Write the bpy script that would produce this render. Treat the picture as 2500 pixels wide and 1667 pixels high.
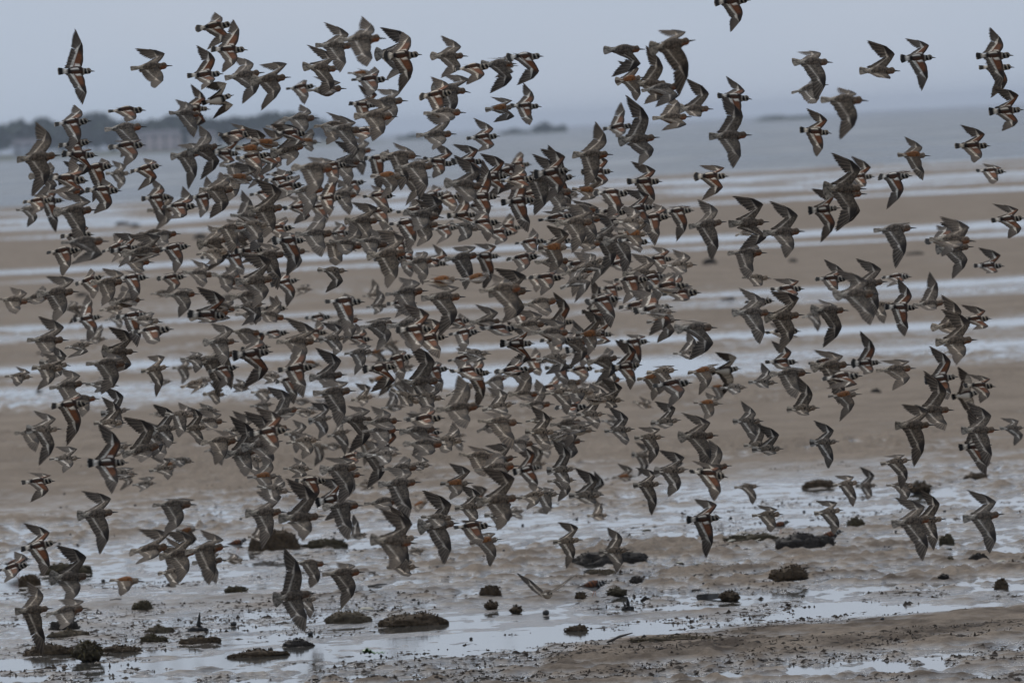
import bpy, math, random
import numpy as np
from mathutils import Matrix, Vector

# ------------------------------------------------------------------ camera
scene = bpy.context.scene
for o in list(bpy.data.objects): bpy.data.objects.remove(o)
CAM_H = 3.3
LENS = 384.5
FPX = LENS / 36.0 * 2500.0            # focal length in photograph pixels
PITCH = math.atan(524.4 / FPX)        # horizon sits above the picture centre
ROLL = math.radians(2.81)             # the horizon climbs to the right
cF = Vector((0, math.cos(PITCH), -math.sin(PITCH)))
R0 = Vector((1, 0, 0)); U0 = Vector((0, math.sin(PITCH), math.cos(PITCH)))
cU = U0 * math.cos(ROLL) + R0 * math.sin(ROLL)
cR = R0 * math.cos(ROLL) - U0 * math.sin(ROLL)
cT = -cF
CAM = Vector((0, 0, CAM_H))
cam_d = bpy.data.cameras.new('camera'); cam = bpy.data.objects.new('camera', cam_d)
scene.collection.objects.link(cam); scene.camera = cam
cam_d.sensor_width = 36; cam_d.sensor_fit = 'HORIZONTAL'; cam_d.lens = LENS
cam_d.clip_start = 1.0; cam_d.clip_end = 40000
cam_d.dof.use_dof = True; cam_d.dof.focus_distance = 66.0; cam_d.dof.aperture_fstop = 8.5
m = Matrix.Identity(4)
for i, v in enumerate((cR, cU, cT, CAM)):
    for j in range(3): m[j][i] = v[j]
cam.matrix_world = m

# ------------------------------------------------------------------ sky, sun, exposure
SUN_EL, SUN_AZ = math.radians(48), math.radians(-25)     # azimuth from +Y, clockwise
world = bpy.data.worlds.new('World'); scene.world = world; world.use_nodes = True
nt = world.node_tree; nt.nodes.clear()
N = lambda t, **k: (lambda n: ([setattr(n, a, b) for a, b in k.items()], n)[1])(nt.nodes.new(t))
out = N('ShaderNodeOutputWorld'); bg = N('ShaderNodeBackground')
sky = N('ShaderNodeTexSky', sky_type='NISHITA', sun_disc=False, sun_elevation=SUN_EL, sun_rotation=SUN_AZ,
        altitude=0, air_density=1.0, dust_density=2.0)
sc = N('ShaderNodeVectorMath', operation='SCALE'); sc.inputs['Scale'].default_value = 0.06
nt.links.new(sky.outputs[0], sc.inputs[0])
tc = N('ShaderNodeTexCoord'); mp = N('ShaderNodeMapping'); mp.inputs['Scale'].default_value = (9, 9, 30)
no = N('ShaderNodeTexNoise'); no.inputs['Scale'].default_value = 1.0; no.inputs['Detail'].default_value = 4
nt.links.new(tc.outputs['Generated'], mp.inputs[0]); nt.links.new(mp.outputs[0], no.inputs['Vector'])
cr = N('ShaderNodeValToRGB')
cr.color_ramp.elements[0].position = 0.3; cr.color_ramp.elements[0].color = (0.46, 0.56, 0.70, 1)
cr.color_ramp.elements[1].position = 0.7; cr.color_ramp.elements[1].color = (0.55, 0.61, 0.72, 1)
nt.links.new(no.outputs['Fac'], cr.inputs[0])
mx = N('ShaderNodeMix', data_type='RGBA'); mx.inputs['Factor'].default_value = 0.86
nt.links.new(sc.outputs[0], mx.inputs[6]); nt.links.new(cr.outputs[0], mx.inputs[7])
nt.links.new(mx.outputs[2], bg.inputs[0]); bg.inputs[1].default_value = 1.0
nt.links.new(bg.outputs[0], out.inputs[0])
sd = bpy.data.lights.new('sun', 'SUN'); sun = bpy.data.objects.new('sun', sd); scene.collection.objects.link(sun)
sd.energy = 1.5; sd.angle = math.radians(10); sd.color = (1.0, 0.965, 0.92)
sdir = Vector((math.sin(SUN_AZ) * math.cos(SUN_EL), math.cos(SUN_AZ) * math.cos(SUN_EL), math.sin(SUN_EL)))
sun.rotation_euler = sdir.to_track_quat('Z', 'Y').to_euler(); sun.location = (0, 20, 40)
vs = scene.view_settings
vs.view_transform = 'Standard'; vs.look = 'None'; vs.exposure = 0.0; vs.gamma = 1.0; vs.use_curve_mapping = False
scene.cycles.max_bounces = 5; scene.cycles.diffuse_bounces = 2; scene.cycles.glossy_bounces = 3

# ------------------------------------------------------------------ helpers
C = scene.collection
def ray(px, py):
    return (cF * FPX + cR * (px - 1250.0) + cU * (833.5 - py)) / FPX      # depth 1 along the view axis
def at_depth(px, py, d): return CAM + ray(px, py) * d
def on_ground(px, py, z=0.0):
    r = ray(px, py); t = (z - CAM_H) / r.z
    return CAM + r * t, t
def link(name, me, mat=None, parent=None):
    o = bpy.data.objects.new(name, me); C.objects.link(o)
    if mat is not None and len(me.materials) == 0: me.materials.append(mat)
    if parent is not None: o.parent = parent
    return o
def mesh(name, verts, faces, cols=None, smooth=True):
    me = bpy.data.meshes.new(name)
    me.from_pydata(np.asarray(verts, float).tolist(), [], faces)
    if cols is not None:
        a = me.color_attributes.new('Col', 'FLOAT_COLOR', 'POINT')
        a.data.foreach_set('color', np.asarray(cols, np.float32).ravel())
    if smooth: me.polygons.foreach_set('use_smooth', np.ones(len(me.polygons), bool))
    me.update()
    return me
def empty(name, loc=(0, 0, 0)):
    o = bpy.data.objects.new(name, None); C.objects.link(o); o.location = loc; o.empty_display_size = 0.05
    return o
def tag(o, label=None, cat=None, group=None, kind=None):
    for k, v in (('label', label), ('category', cat), ('group', group), ('kind', kind)):
        if v: o[k] = v
    return o
def hash2(ix, iy, seed):
    n = (ix.astype(np.int64) * 374761393 + iy.astype(np.int64) * 668265263 + seed * 1442695041) & 0xffffffff
    n = ((n ^ (n >> 13)) * 1274126177) & 0xffffffff
    return ((n ^ (n >> 16)) & 0xffff) / 65535.0
def vnoise(x, y, seed=0):
    ix, iy = np.floor(x), np.floor(y); fx, fy = x - ix, y - iy
    ux, uy = fx * fx * fx * (fx * (fx * 6 - 15) + 10), fy * fy * fy * (fy * (fy * 6 - 15) + 10)
    a, b = hash2(ix, iy, seed), hash2(ix + 1, iy, seed); c, d = hash2(ix, iy + 1, seed), hash2(ix + 1, iy + 1, seed)
    return (a + (b - a) * ux) * (1 - uy) + (c + (d - c) * ux) * uy - 0.5
def fbm(x, y, seed=0, octv=3):
    s = 0; amp = 1
    for k in range(octv):
        s = s + amp * vnoise(x * 2 ** k + 17.3 * k, y * 2 ** k - 9.1 * k, seed + k); amp *= 0.5
    return s
def mat_base(name):
    ma = bpy.data.materials.new(name); ma.use_nodes = True; t = ma.node_tree
    return ma, t, t.nodes['Principled BSDF']
def simple_mat(name, col, rough=0.7, spec=0.25, nscale=0, namt=0.4, bump=0.0, coord='Object'):
    ma, t, b = mat_base(name)
    b.inputs['Roughness'].default_value = rough; b.inputs['Specular IOR Level'].default_value = spec
    b.inputs['Base Color'].default_value = (*col, 1)
    if nscale:
        c = t.nodes.new('ShaderNodeTexCoord'); n = t.nodes.new('ShaderNodeTexNoise')
        n.inputs['Scale'].default_value = nscale; n.inputs['Detail'].default_value = 5; n.inputs['Roughness'].default_value = 0.65
        t.links.new(c.outputs[coord], n.inputs['Vector'])
        r = t.nodes.new('ShaderNodeValToRGB')
        r.color_ramp.elements[0].position = 0.3; r.color_ramp.elements[1].position = 0.72
        r.color_ramp.elements[0].color = (*[v * (1 - namt) for v in col], 1)
        r.color_ramp.elements[1].color = (*[min(1, v * (1 + namt * 1.5)) for v in col], 1)
        t.links.new(n.outputs['Fac'], r.inputs[0]); t.links.new(r.outputs[0], b.inputs['Base Color'])
        if bump:
            bp = t.nodes.new('ShaderNodeBump'); bp.inputs['Strength'].default_value = bump; bp.inputs['Distance'].default_value = 0.01
            t.links.new(n.outputs['Fac'], bp.inputs['Height']); t.links.new(bp.outputs[0], b.inputs['Normal'])
    return ma

# words for places in the picture, used in labels
def v_of(px, py): return py - (308.5 - .0491 * (px - 1250))
BANDS = [(-999, -130, 'high in open sky'), (-130, 0, 'in low sky'), (0, 95, 'against the outer sea'), (95, 185, 'against the inner sea'),
         (185, 270, 'against the farthest sandbar'), (270, 345, 'against the twin bright channels'), (345, 420, 'against the second sandbar'),
         (420, 490, 'against the middle channel'), (490, 575, 'against the third channel'), (575, 650, 'against the broken pools'),
         (650, 740, 'over the smooth sand'), (740, 880, 'over the rippled sand'), (880, 1010, 'over the puddled sand'), (1010, 9999, 'over the weedy foreground')]
ORD = 'first second third fourth fifth sixth seventh eighth ninth tenth eleventh twelfth thirteenth fourteenth fifteenth sixteenth seventeenth eighteenth nineteenth'.split()
def ordinal(i, n, nm):
    if n == 1: return 'the only ' + nm
    def w(k):
        if k < 19: return ORD[k]
        k += 1; tens = {2: 'twent', 3: 'thirt', 4: 'fort', 5: 'fift'}[k // 10]
        return tens + 'ieth' if k % 10 == 0 else tens + 'y-' + ORD[k % 10 - 1]
    if i == 0: return 'leftmost ' + nm
    if i == n - 1: return 'rightmost ' + nm
    if i <= n / 2: return w(i) + ' ' + nm + ' from left'
    return w(n - 1 - i) + ' ' + nm + ' from right'

# ------------------------------------------------------------------ ground: one sand sheet with bars, channels, hummocks
TD = np.array([[78,-.001],[84,-.001],[86.5,-.001],[96,-.002],[99,.012],[104,.028],[110,.036],[134,.036],[138,.012],[141,-.004],
  [150,-.004],[153,.02],[156,.03],[161,.02],[162.5,-.02],[165.5,-.02],[167.5,.03],[184,.04],[188,.006],[193,.006],[196,.02],[199.5,.02],[200.5,-.02],
  [204.5,-.02],[206,.04],[262,.05],[269,.03],[271,-.02],[274,-.02],[277,.03],[289,.03],[291,-.03],[302,-.03],[306,.06],[380,.085],[400,.05],[406,-.01],[416,-.01],
  [422,.05],[450,.04],[458,-.02],[470,-.02],[476,.04],[493,-.01],[500,-.03],[508,-.02],[518,.03],[560,.02],[572,-.02],[580,-.02],[590,.04],[625,.03],[645,-.06],[720,-.3],[2000,-1.5],[20000,-3]])
TW = np.array([[0,.03],[50,.03],[60,.012],[62.6,.004],[63.6,-.006],[64.6,.006],[66,.03],[68.2,.03],[69.0,.004],[69.6,-.005],[71.3,-.006],
  [71.8,.003],[72.2,.003],[72.5,-.006],[73.7,-.006],[74.3,.004],[76,.004],[82,.0],[200,.0]])
def TW_(w): return np.interp(w, TW[:, 0], TW[:, 1])
def sand_height(X, Y):
    lat = fbm(X / 5.0, Y / 20.0, 5, 3)
    far = np.interp(Y, TD[:, 0], TD[:, 1]) + lat * np.interp(Y, [90, 140, 200, 320, 500], [.006, .02, .04, .055, .1])
    w = Y - 0.8 * X + 1.1 * fbm(X / 2.2, Y / 3.0, 31, 2)
    bank = np.where((w > 64.6) & (w < 69.6), np.clip((X + .6) / 1.3, .12, 1), 1)
    near = np.where(TW_(w) > 0, TW_(w) * bank, TW_(w)) - (1 - bank) * .004 + 0.014 * fbm(X / 1.6, Y / 2.6, 11, 3) + .010 * fbm(X / .5, Y / 1.1, 13, 2)
    k = np.clip((Y - 77.0) / 7.0, 0, 1); k = k * k * (3 - 2 * k)
    z = near * (1 - k) + far * k
    # hummocky ripples, crests along the shore
    wx = X + 0.10 * vnoise(X / 0.5, Y / 0.5, 71); wy = Y + 0.25 * vnoise(X / 0.6, Y / 0.9, 72)
    r1 = vnoise(wx / 0.24, wy / 0.42, 21); r2 = vnoise(wx / 0.11, wy / 0.2, 22)
    rip = (.5 - np.abs(r1) * 2) * .9 + r2 * 1.0 + .8 * vnoise(wx / 0.7, wy / 0.8, 23) + .7 * vnoise(wx / .05, wy / .1, 24)
    amp = np.interp(Y, [58, 66, 70, 74, 78, 88, 97, 104, 120, 138, 150, 156, 220, 500], [.036, .034, .016, .024, .044, .05, .046, .046, .05, .028, .026, .024, .018, .02])
    patch = np.clip(0.75 + 1.5 * fbm(X / 2.5, Y / 6.0, 41, 2), 0.25, 1.4)
    return z + rip * amp * patch
ys = np.concatenate([np.linspace(2, 56, 14, endpoint=False), 3.3 / np.linspace(3.3 / 56, 3.3 / 150, 640, endpoint=False),
                     3.3 / np.linspace(3.3 / 150, 3.3 / 740, 210, endpoint=False), np.geomspace(740, 3000, 10)])
side = np.geomspace(0.121, 1.2, 14)
mid_ = np.linspace(.0592, .118, 50)
us = np.concatenate([-side[::-1], -mid_[::-1], np.linspace(-0.058, 0.058, 640), mid_, side])
UU, YY = np.meshgrid(us, ys); XX = UU * YY
ZZ = sand_height(XX, YY)
ny, nx = YY.shape
idx = np.arange(ny * nx).reshape(ny, nx)
quads = np.stack([idx[:-1, :-1], idx[:-1, 1:], idx[1:, 1:], idx[1:, :-1]], -1).reshape(-1, 4)
def grid_mesh(name, co, q):
    me = bpy.data.meshes.new(name)
    me.vertices.add(len(co)); me.vertices.foreach_set('co', co.astype(np.float32).ravel())
    me.loops.add(q.size); me.loops.foreach_set('vertex_index', q.astype(np.int32).ravel())
    me.polygons.add(len(q)); me.polygons.foreach_set('loop_start', np.arange(0, q.size, 4, dtype=np.int32))
    me.polygons.foreach_set('use_smooth', np.ones(len(q), bool))
    me.update(calc_edges=True); me.validate()
    return me
g_me = grid_mesh('sand', np.stack([XX, YY, ZZ], -1).reshape(-1, 3), quads)
def ground_z(x, y):
    return float(sand_height(np.array([x], float), np.array([y], float))[0])
def settle(px, py):
    p, t = on_ground(px, py)
    for _ in range(3):
        p, t = on_ground(px, py, max(0.0, ground_z(p.x, p.y)))
    return p, t

sand, t, b = mat_base('wet sand')
L = t.links.new
geo = t.nodes.new('ShaderNodeNewGeometry'); sep = t.nodes.new('ShaderNodeSeparateXYZ'); L(geo.outputs['Position'], sep.inputs[0])
def noise(scale, detail=4, vec=None, rough=0.6):
    n = t.nodes.new('ShaderNodeTexNoise'); n.inputs['Scale'].default_value = scale; n.inputs['Detail'].default_value = detail
    n.inputs['Roughness'].default_value = rough
    L(vec if vec is not None else geo.outputs['Position'], n.inputs['Vector']); return n.outputs['Fac']
def mapr(v, a, b_, c, d):
    n = t.nodes.new('ShaderNodeMapRange'); n.inputs[1].default_value = a; n.inputs[2].default_value = b_
    n.inputs[3].default_value = c; n.inputs[4].default_value = d; L(v, n.inputs[0]); return n.outputs[0]
def mixc(f, a, b_):
    n = t.nodes.new('ShaderNodeMix'); n.data_type = 'RGBA'
    if isinstance(f, float): n.inputs[0].default_value = f
    else: L(f, n.inputs[0])
    for s, v in ((6, a), (7, b_)):
        if isinstance(v, tuple): n.inputs[s].default_value = (*v, 1)
        else: L(v, n.inputs[s])
    return n.outputs[2]
def mth(op, a, b_=None):
    n = t.nodes.new('ShaderNodeMath'); n.operation = op
    for s, v in ((0, a), (1, b_)):
        if v is None: continue
        if isinstance(v, (int, float)): n.inputs[s].default_value = v
        else: L(v, n.inputs[s])
    return n.outputs[0]
mpn = t.nodes.new('ShaderNodeMapping'); mpn.inputs['Scale'].default_value = (0.7, 0.35, 1); L(geo.outputs['Position'], mpn.inputs[0])
big = noise(1.0, 5, mpn.outputs[0])
fine = noise(26.0, 6); grain = noise(120.0, 3)
drysand = mixc(mapr(big, .35, .65, 0, 1), (0.235, 0.185, 0.139), (0.315, 0.252, 0.193))
drysand = mixc(mapr(fine, .35, .75, 0, .5), drysand, (0.10, 0.08, 0.064))
# brown film of weed fragments, only on the near flats
mp2 = t.nodes.new('ShaderNodeMapping'); mp2.inputs['Scale'].default_value = (1.5, 0.7, 1); mp2.inputs['Rotation'].default_value = (0, 0, -0.6)
L(geo.outputs['Position'], mp2.inputs[0])
film = mth('MULTIPLY', mapr(noise(1.3, 7, mp2.outputs[0], .7), .43, .62, 0, .8), mapr(sep.outputs['Y'], 76, 94, 1, .15))
drysand = mixc(film, drysand, (0.05, 0.036, 0.027))
wet = mapr(mth('ADD', sep.outputs['Z'], mth('MULTIPLY', mth('SUBTRACT', big, .5), .05)), 0.003, 0.03, 1, 0)
wetc = mixc(mth('MULTIPLY', wet, 0.45), drysand, (0.085, 0.07, 0.057))
L(wetc, b.inputs['Base Color'])
L(mapr(wet, 0, 1, 0.8, 0.2), b.inputs['Roughness'])
L(mapr(wet, 0, 1, 0.03, 0.6), b.inputs['Specular IOR Level'])
bp = t.nodes.new('ShaderNodeBump'); bp.inputs['Strength'].default_value = 0.8; bp.inputs['Distance'].default_value = 0.02
L(mth('ADD', fine, mth('MULTIPLY', grain, 0.35)), bp.inputs['Height']); L(bp.outputs[0], b.inputs['Normal'])
ground = tag(link('ground', g_me, sand), kind='structure')

# standing water in the hollows and channels, open sea beyond
def water_mat(name, base, rough, specs, dist, foam=None):
    ma, tt, bb = mat_base(name)
    bb.inputs['Base Color'].default_value = (*base, 1); bb.inputs['Roughness'].default_value = rough; bb.inputs['IOR'].default_value = 1.33
    g = tt.nodes.new('ShaderNodeNewGeometry'); prev = None
    for (sx, sy, st) in specs:
        mpp = tt.nodes.new('ShaderNodeMapping'); mpp.inputs['Scale'].default_value = (sx, sy, 1)
        n = tt.nodes.new('ShaderNodeTexNoise'); n.inputs['Scale'].default_value = 1; n.inputs['Detail'].default_value = 4
        tt.links.new(g.outputs['Position'], mpp.inputs[0]); tt.links.new(mpp.outputs[0], n.inputs['Vector'])
        bu = tt.nodes.new('ShaderNodeBump'); bu.inputs['Strength'].default_value = st; bu.inputs['Distance'].default_value = dist
        tt.links.new(n.outputs['Fac'], bu.inputs['Height'])
        if prev: tt.links.new(prev, bu.inputs['Normal'])
        prev = bu.outputs[0]
    tt.links.new(prev, bb.inputs['Normal'])
    if foam:
        mpp = tt.nodes.new('ShaderNodeMapping'); mpp.inputs['Scale'].default_value = foam[:2] + (1,)
        n = tt.nodes.new('ShaderNodeTexNoise'); n.inputs['Scale'].default_value = 1; n.inputs['Detail'].default_value = 6; n.inputs['Roughness'].default_value = .7
        tt.links.new(g.outputs['Position'], mpp.inputs[0]); tt.links.new(mpp.outputs[0], n.inputs['Vector'])
        r = tt.nodes.new('ShaderNodeValToRGB'); r.color_ramp.elements[0].position = foam[2]; r.color_ramp.elements[1].position = foam[3]
        r.color_ramp.elements[0].color = (*base, 1); r.color_ramp.elements[1].color = (.42, .44, .46, 1)
        r2 = tt.nodes.new('ShaderNodeMapRange'); r2.inputs[1].default_value = foam[2]; r2.inputs[2].default_value = foam[3]
        r2.inputs[3].default_value = rough; r2.inputs[4].default_value = .9
        tt.links.new(n.outputs['Fac'], r.inputs[0]); tt.links.new(r.outputs[0], bb.inputs['Base Color'])
        tt.links.new(n.outputs['Fac'], r2.inputs[0]); tt.links.new(r2.outputs[0], bb.inputs['Roughness'])
    return ma
pool = water_mat('shallow water', (0.085, 0.08, 0.07), 0.05, [(7, 3, .10), (40, 15, .05)], .01)
seam = water_mat('sea water', (0.045, 0.048, 0.053), 0.25, [(.25, .12, .9), (1.5, .6, .7), (.06, .012, .5)], .6, (.045, .009, .46, .66))
wz = 0.0
me = mesh('tidal_water', [(-700, 40, wz), (700, 40, wz), (700, 640, wz), (-700, 640, wz)], [(0, 1, 2, 3)], smooth=False)
tag(link('tidal_water', me, pool), kind='structure')
me = mesh('sea', [(-4000, 640, wz), (4000, 640, wz), (4000, 15900, wz), (-4000, 15900, wz)], [(0, 1, 2, 3)], smooth=False)
tag(link('sea', me, seam), kind='structure')

# ------------------------------------------------------------------ far shore across the bay
leaf_far = simple_mat('far foliage', (.045, .06, .035), .8, .1, .35, .5)
trunkm = simple_mat('bark', (.09, .07, .055), .9, .1)
landm = simple_mat('shore grass', (.12, .12, .08), .9, .1, .05, .4)
FY = 3600.0
def far_xy(px, d=FY): return (px - 1250) / FPX * d
rg = np.random.default_rng(3)
# low land behind the water
n = 160; xs = np.linspace(-1400, -40, n); V = []; F = []
hh = 1.3 + 1.2 * (fbm(xs / 40, xs * 0, 3, 3) + .5); hh *= np.clip((-40 - xs) / 60, 0, 1)
for i in range(n):
    for (dy, k) in ((0, -.3), (8, .55), (60, 1.0), (400, 1.0), (500, -.3)): V.append((xs[i], FY + 40 + dy, hh[i] * k if k > 0 else k))
for i in range(n - 1):
    for j in range(4): q = i * 5 + j; F.append((q, q + 5, q + 6, q + 1))
tag(link('far_shore', mesh('far_shore', V, F), landm), kind='structure')
def far_tree(px, y, h, w, label, seed):
    r = np.random.default_rng(seed); x = far_xy(px, y); root = empty('tree', (x, y, 1.0))
    V = []; F = []
    for i in range(2):
        for j in range(6): V.append((.3 * (1 - .5 * i) * math.cos(j * math.pi / 3), .3 * (1 - .5 * i) * math.sin(j * math.pi / 3), -1 + (h * .6 + 1) * i))
    for j in range(6): F.append((j, (j + 1) % 6, 6 + (j + 1) % 6, 6 + j))
    link('trunk', mesh('trunk', V, F), trunkm, root)
    m_ = 420; th = r.uniform(0, 2 * math.pi, m_); cz = r.uniform(-1, 1, m_); rad = r.uniform(.25, 1, m_) ** .4
    lob = 1 + .28 * np.sin(th * 3 + seed) + .2 * np.sin(cz * 6 + seed)
    P_ = np.stack([np.sqrt(1 - cz ** 2) * np.cos(th) * w / 2 * rad * lob, np.sqrt(1 - cz ** 2) * np.sin(th) * w / 2 * rad * lob, h * .58 + cz * h * .44 * rad], -1)
    e1 = r.normal(size=(m_, 3)); e1 /= np.linalg.norm(e1, axis=1)[:, None]; e2 = np.cross(e1, r.normal(size=(m_, 3))); e2 /= np.linalg.norm(e2, axis=1)[:, None]
    sz = r.uniform(.5, 1.1, m_)[:, None] * w * .09
    V = np.stack([P_ - e1 * sz, P_ - e2 * sz, P_ + e1 * sz, P_ + e2 * sz], 1).reshape(-1, 3)
    link('crown', mesh('crown', V, [(4 * i, 4 * i + 1, 4 * i + 2, 4 * i + 3) for i in range(m_)], smooth=False), leaf_far, root)
    tag(root, label, 'tree', 'trees on the far shore')
tr_ = [(75, 12.2, 11), (125, 12.5, 12), (180, 11, 10), (232, 12.8, 12), (262, 13.4, 10), (300, 11, 11), (350, 10.2, 11), (400, 10.6, 10), (455, 11.4, 12), (505, 10.6, 10),
       (548, 9.6, 11), (600, 9.8, 10), (640, 9.4, 9), (690, 10.8, 11), (735, 10.4, 10), (780, 9, 10), (-10, 12, 13), (-80, 12, 12), (830, 6, 9), (870, 4.6, 8)]
for i, (px, h, w) in enumerate(sorted(tr_)):
    far_tree(px, FY + 70 + rg.uniform(0, 60), h, w * 1.25, 'blurred blue-grey tree, %s from left in the row on the far shore' % ('leftmost second third fourth fifth sixth seventh eighth ninth tenth eleventh twelfth thirteenth fourteenth fifteenth sixteenth seventeenth eighteenth nineteenth rightmost'.split()[i]), 40 + i)
wallp = [simple_mat('pale render', (.62, .56, .52), .8), simple_mat('pinkish render', (.55, .45, .42), .8), simple_mat('grey render', (.42, .42, .44), .8)]
roofm = simple_mat('slate roof', (.12, .11, .12), .8); winm = simple_mat('window glass', (.03, .035, .045), .2, .5)
def box(x0, x1, y0, y1, z0, z1):
    V = [(x, y, z) for z in (z0, z1) for y in (y0, y1) for x in (x0, x1)]
    return V, [(0, 2, 3, 1), (4, 5, 7, 6), (0, 1, 5, 4), (2, 6, 7, 3), (0, 4, 6, 2), (1, 3, 7, 5)]
def far_house(px, y, w, h, mi, label):
    root = empty('house', (far_xy(px, y), y, .6)); dpt = 7
    link('wall', mesh('wall', *box(-w / 2, w / 2, 0, dpt, -.6, h), smooth=False), wallp[mi], root)
    V = [(-w / 2 - .3, -.3, h), (w / 2 + .3, -.3, h), (w / 2 + .3, dpt + .3, h), (-w / 2 - .3, dpt + .3, h), (-w / 2 + .5, dpt / 2, h + 2), (w / 2 - .5, dpt / 2, h + 2)]
    link('roof', mesh('roof', V, [(0, 1, 5, 4), (1, 2, 5), (2, 3, 4, 5), (3, 0, 4), (3, 2, 1, 0)], smooth=False), roofm, root)
    for fl in range(2 if h > 4 else 1):
        for k in range(max(2, int(w / 3))):
            cx = -w / 2 + (k + .5) * w / max(2, int(w / 3))
            link('window', mesh('window', *box(cx - .55, cx + .55, -.08, .05, 1 + 2.6 * fl, 2.3 + 2.6 * fl), smooth=False), winm, root)
    tag(root, label, 'house', 'houses on the far shore')
far_house(415, FY + 52, 14, 5.2, 1, 'wide pinkish house blurred on the far shore, left of centre')
far_house(345, FY + 54, 8, 4.6, 0, 'narrow pale house blurred on the far shore, left of the pinkish house')
far_house(95, FY + 52, 11, 4.4, 2, 'grey house at the left end of the far shore')
far_house(520, FY + 54, 9, 4.2, 0, 'pale low house on the far shore, right of the pinkish house')
far_house(660, FY + 53, 8, 3.4, 2, 'grey low house nearest the right end of the far shore')
# wooded islets and marker posts near the horizon
def islet(px, w, h, d, label, seed):
    r = np.random.default_rng(seed); root = empty('islet', (far_xy(px, d), d, 0)); n = 24; V = []; F = []
    for i in range(n + 1):
        u = i / n; zz = (math.sin(math.pi * u) ** .4) * h * .35
        for (yy, k) in ((-6, 0), (0, 1), (6, 0)): V.append(((u - .5) * w, yy, zz * k - .1))
    for i in range(n):
        for j in range(2): q = i * 3 + j; F.append((q, q + 3, q + 4, q + 1))
    link('bank', mesh('bank', V, F), landm, root)
    m_ = 500; xx = (r.beta(1.6, 1.6, m_) - .5) * w * .94; top = h * (.45 + .55 * (np.sin(xx * 9 / w + seed) * .5 + .5) * (1 - np.abs(xx / w * 1.6)))
    P_ = np.stack([xx, r.uniform(-4, 4, m_), r.uniform(.1, 1, m_) * top], -1); s_ = h * .09
    e1 = r.normal(size=(m_, 3)) * s_; e2 = r.normal(size=(m_, 3)) * s_
    link('scrub', mesh('scrub', np.stack([P_ - e1, P_ - e2, P_ + e1, P_ + e2], 1).reshape(-1, 3), [(4 * i, 4 * i + 1, 4 * i + 2, 4 * i + 3) for i in range(m_)], smooth=False), leaf_far, root)
    tag(root, label, 'islet', 'scrubby islets on the horizon')
islet(1030, 13, 2.6, 4200, 'low scrubby islet on the horizon left of centre', 1)
islet(1282, 12, 2.6, 4200, 'low dark islet on the horizon near centre, left of the taller one', 2)
islet(1365, 15, 4.6, 4200, 'taller scrubby islet on the horizon just right of centre', 3)
islet(1945, 30, 3.2, 4600, 'long thin wooded islet low on the horizon at right', 4)

# sea air
hz_m = bpy.data.materials.new('sea haze'); hz_m.use_nodes = True; t = hz_m.node_tree; t.nodes.remove(t.nodes['Principled BSDF'])
pv = t.nodes.new('ShaderNodeVolumePrincipled'); pv.inputs['Color'].default_value = (.80, .87, .99, 1); pv.inputs['Density'].default_value = 0.85e-4
t.links.new(pv.outputs[0], t.nodes['Material Output'].inputs['Volume'])
tag(link('haze', mesh('haze', *box(-4100, 4100, -30, 16000, -6, 19), smooth=False), hz_m), 'pale sea haze thickening towards the horizon', 'haze', kind='stuff')

# ------------------------------------------------------------------ weed lumps, wood, shells, pebbles on the flats
weedm = [simple_mat('brown weed', (.065, .043, .024), .75, .2, 45, .6, .6), simple_mat('olive weed', (.05, .038, .02), .75, .2, 45, .6, .6),
         simple_mat('black weed', (.034, .027, .021), .7, .25, 45, .6, .6), simple_mat('weedy sand', (.10, .078, .052), .85, .1, 40, .5, .5)]
frondm = [simple_mat('brown frond', (.06, .038, .019), .7, .2, 30, .5), simple_mat('olive frond', (.078, .058, .024), .7, .2, 30, .5),
          simple_mat('black frond', (.03, .024, .019), .7, .2, 30, .5), simple_mat('sandy frond', (.13, .10, .06), .8, .1, 30, .5)]
def uv_blob(nu, nv):
    V = []; F = []
    for i in range(nv + 1):
        ph = math.pi * i / nv
        for j in range(nu): V.append((math.sin(ph) * math.cos(2 * math.pi * j / nu), math.sin(ph) * math.sin(2 * math.pi * j / nu), math.cos(ph)))
    for i in range(nv):
        for j in range(nu): F.append((i * nu + j, (i + 1) * nu + j, (i + 1) * nu + (j + 1) % nu, i * nu + (j + 1) % nu))
    return A_(V), F
A_ = np.array
BLOB = uv_blob(40, 22)
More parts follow.
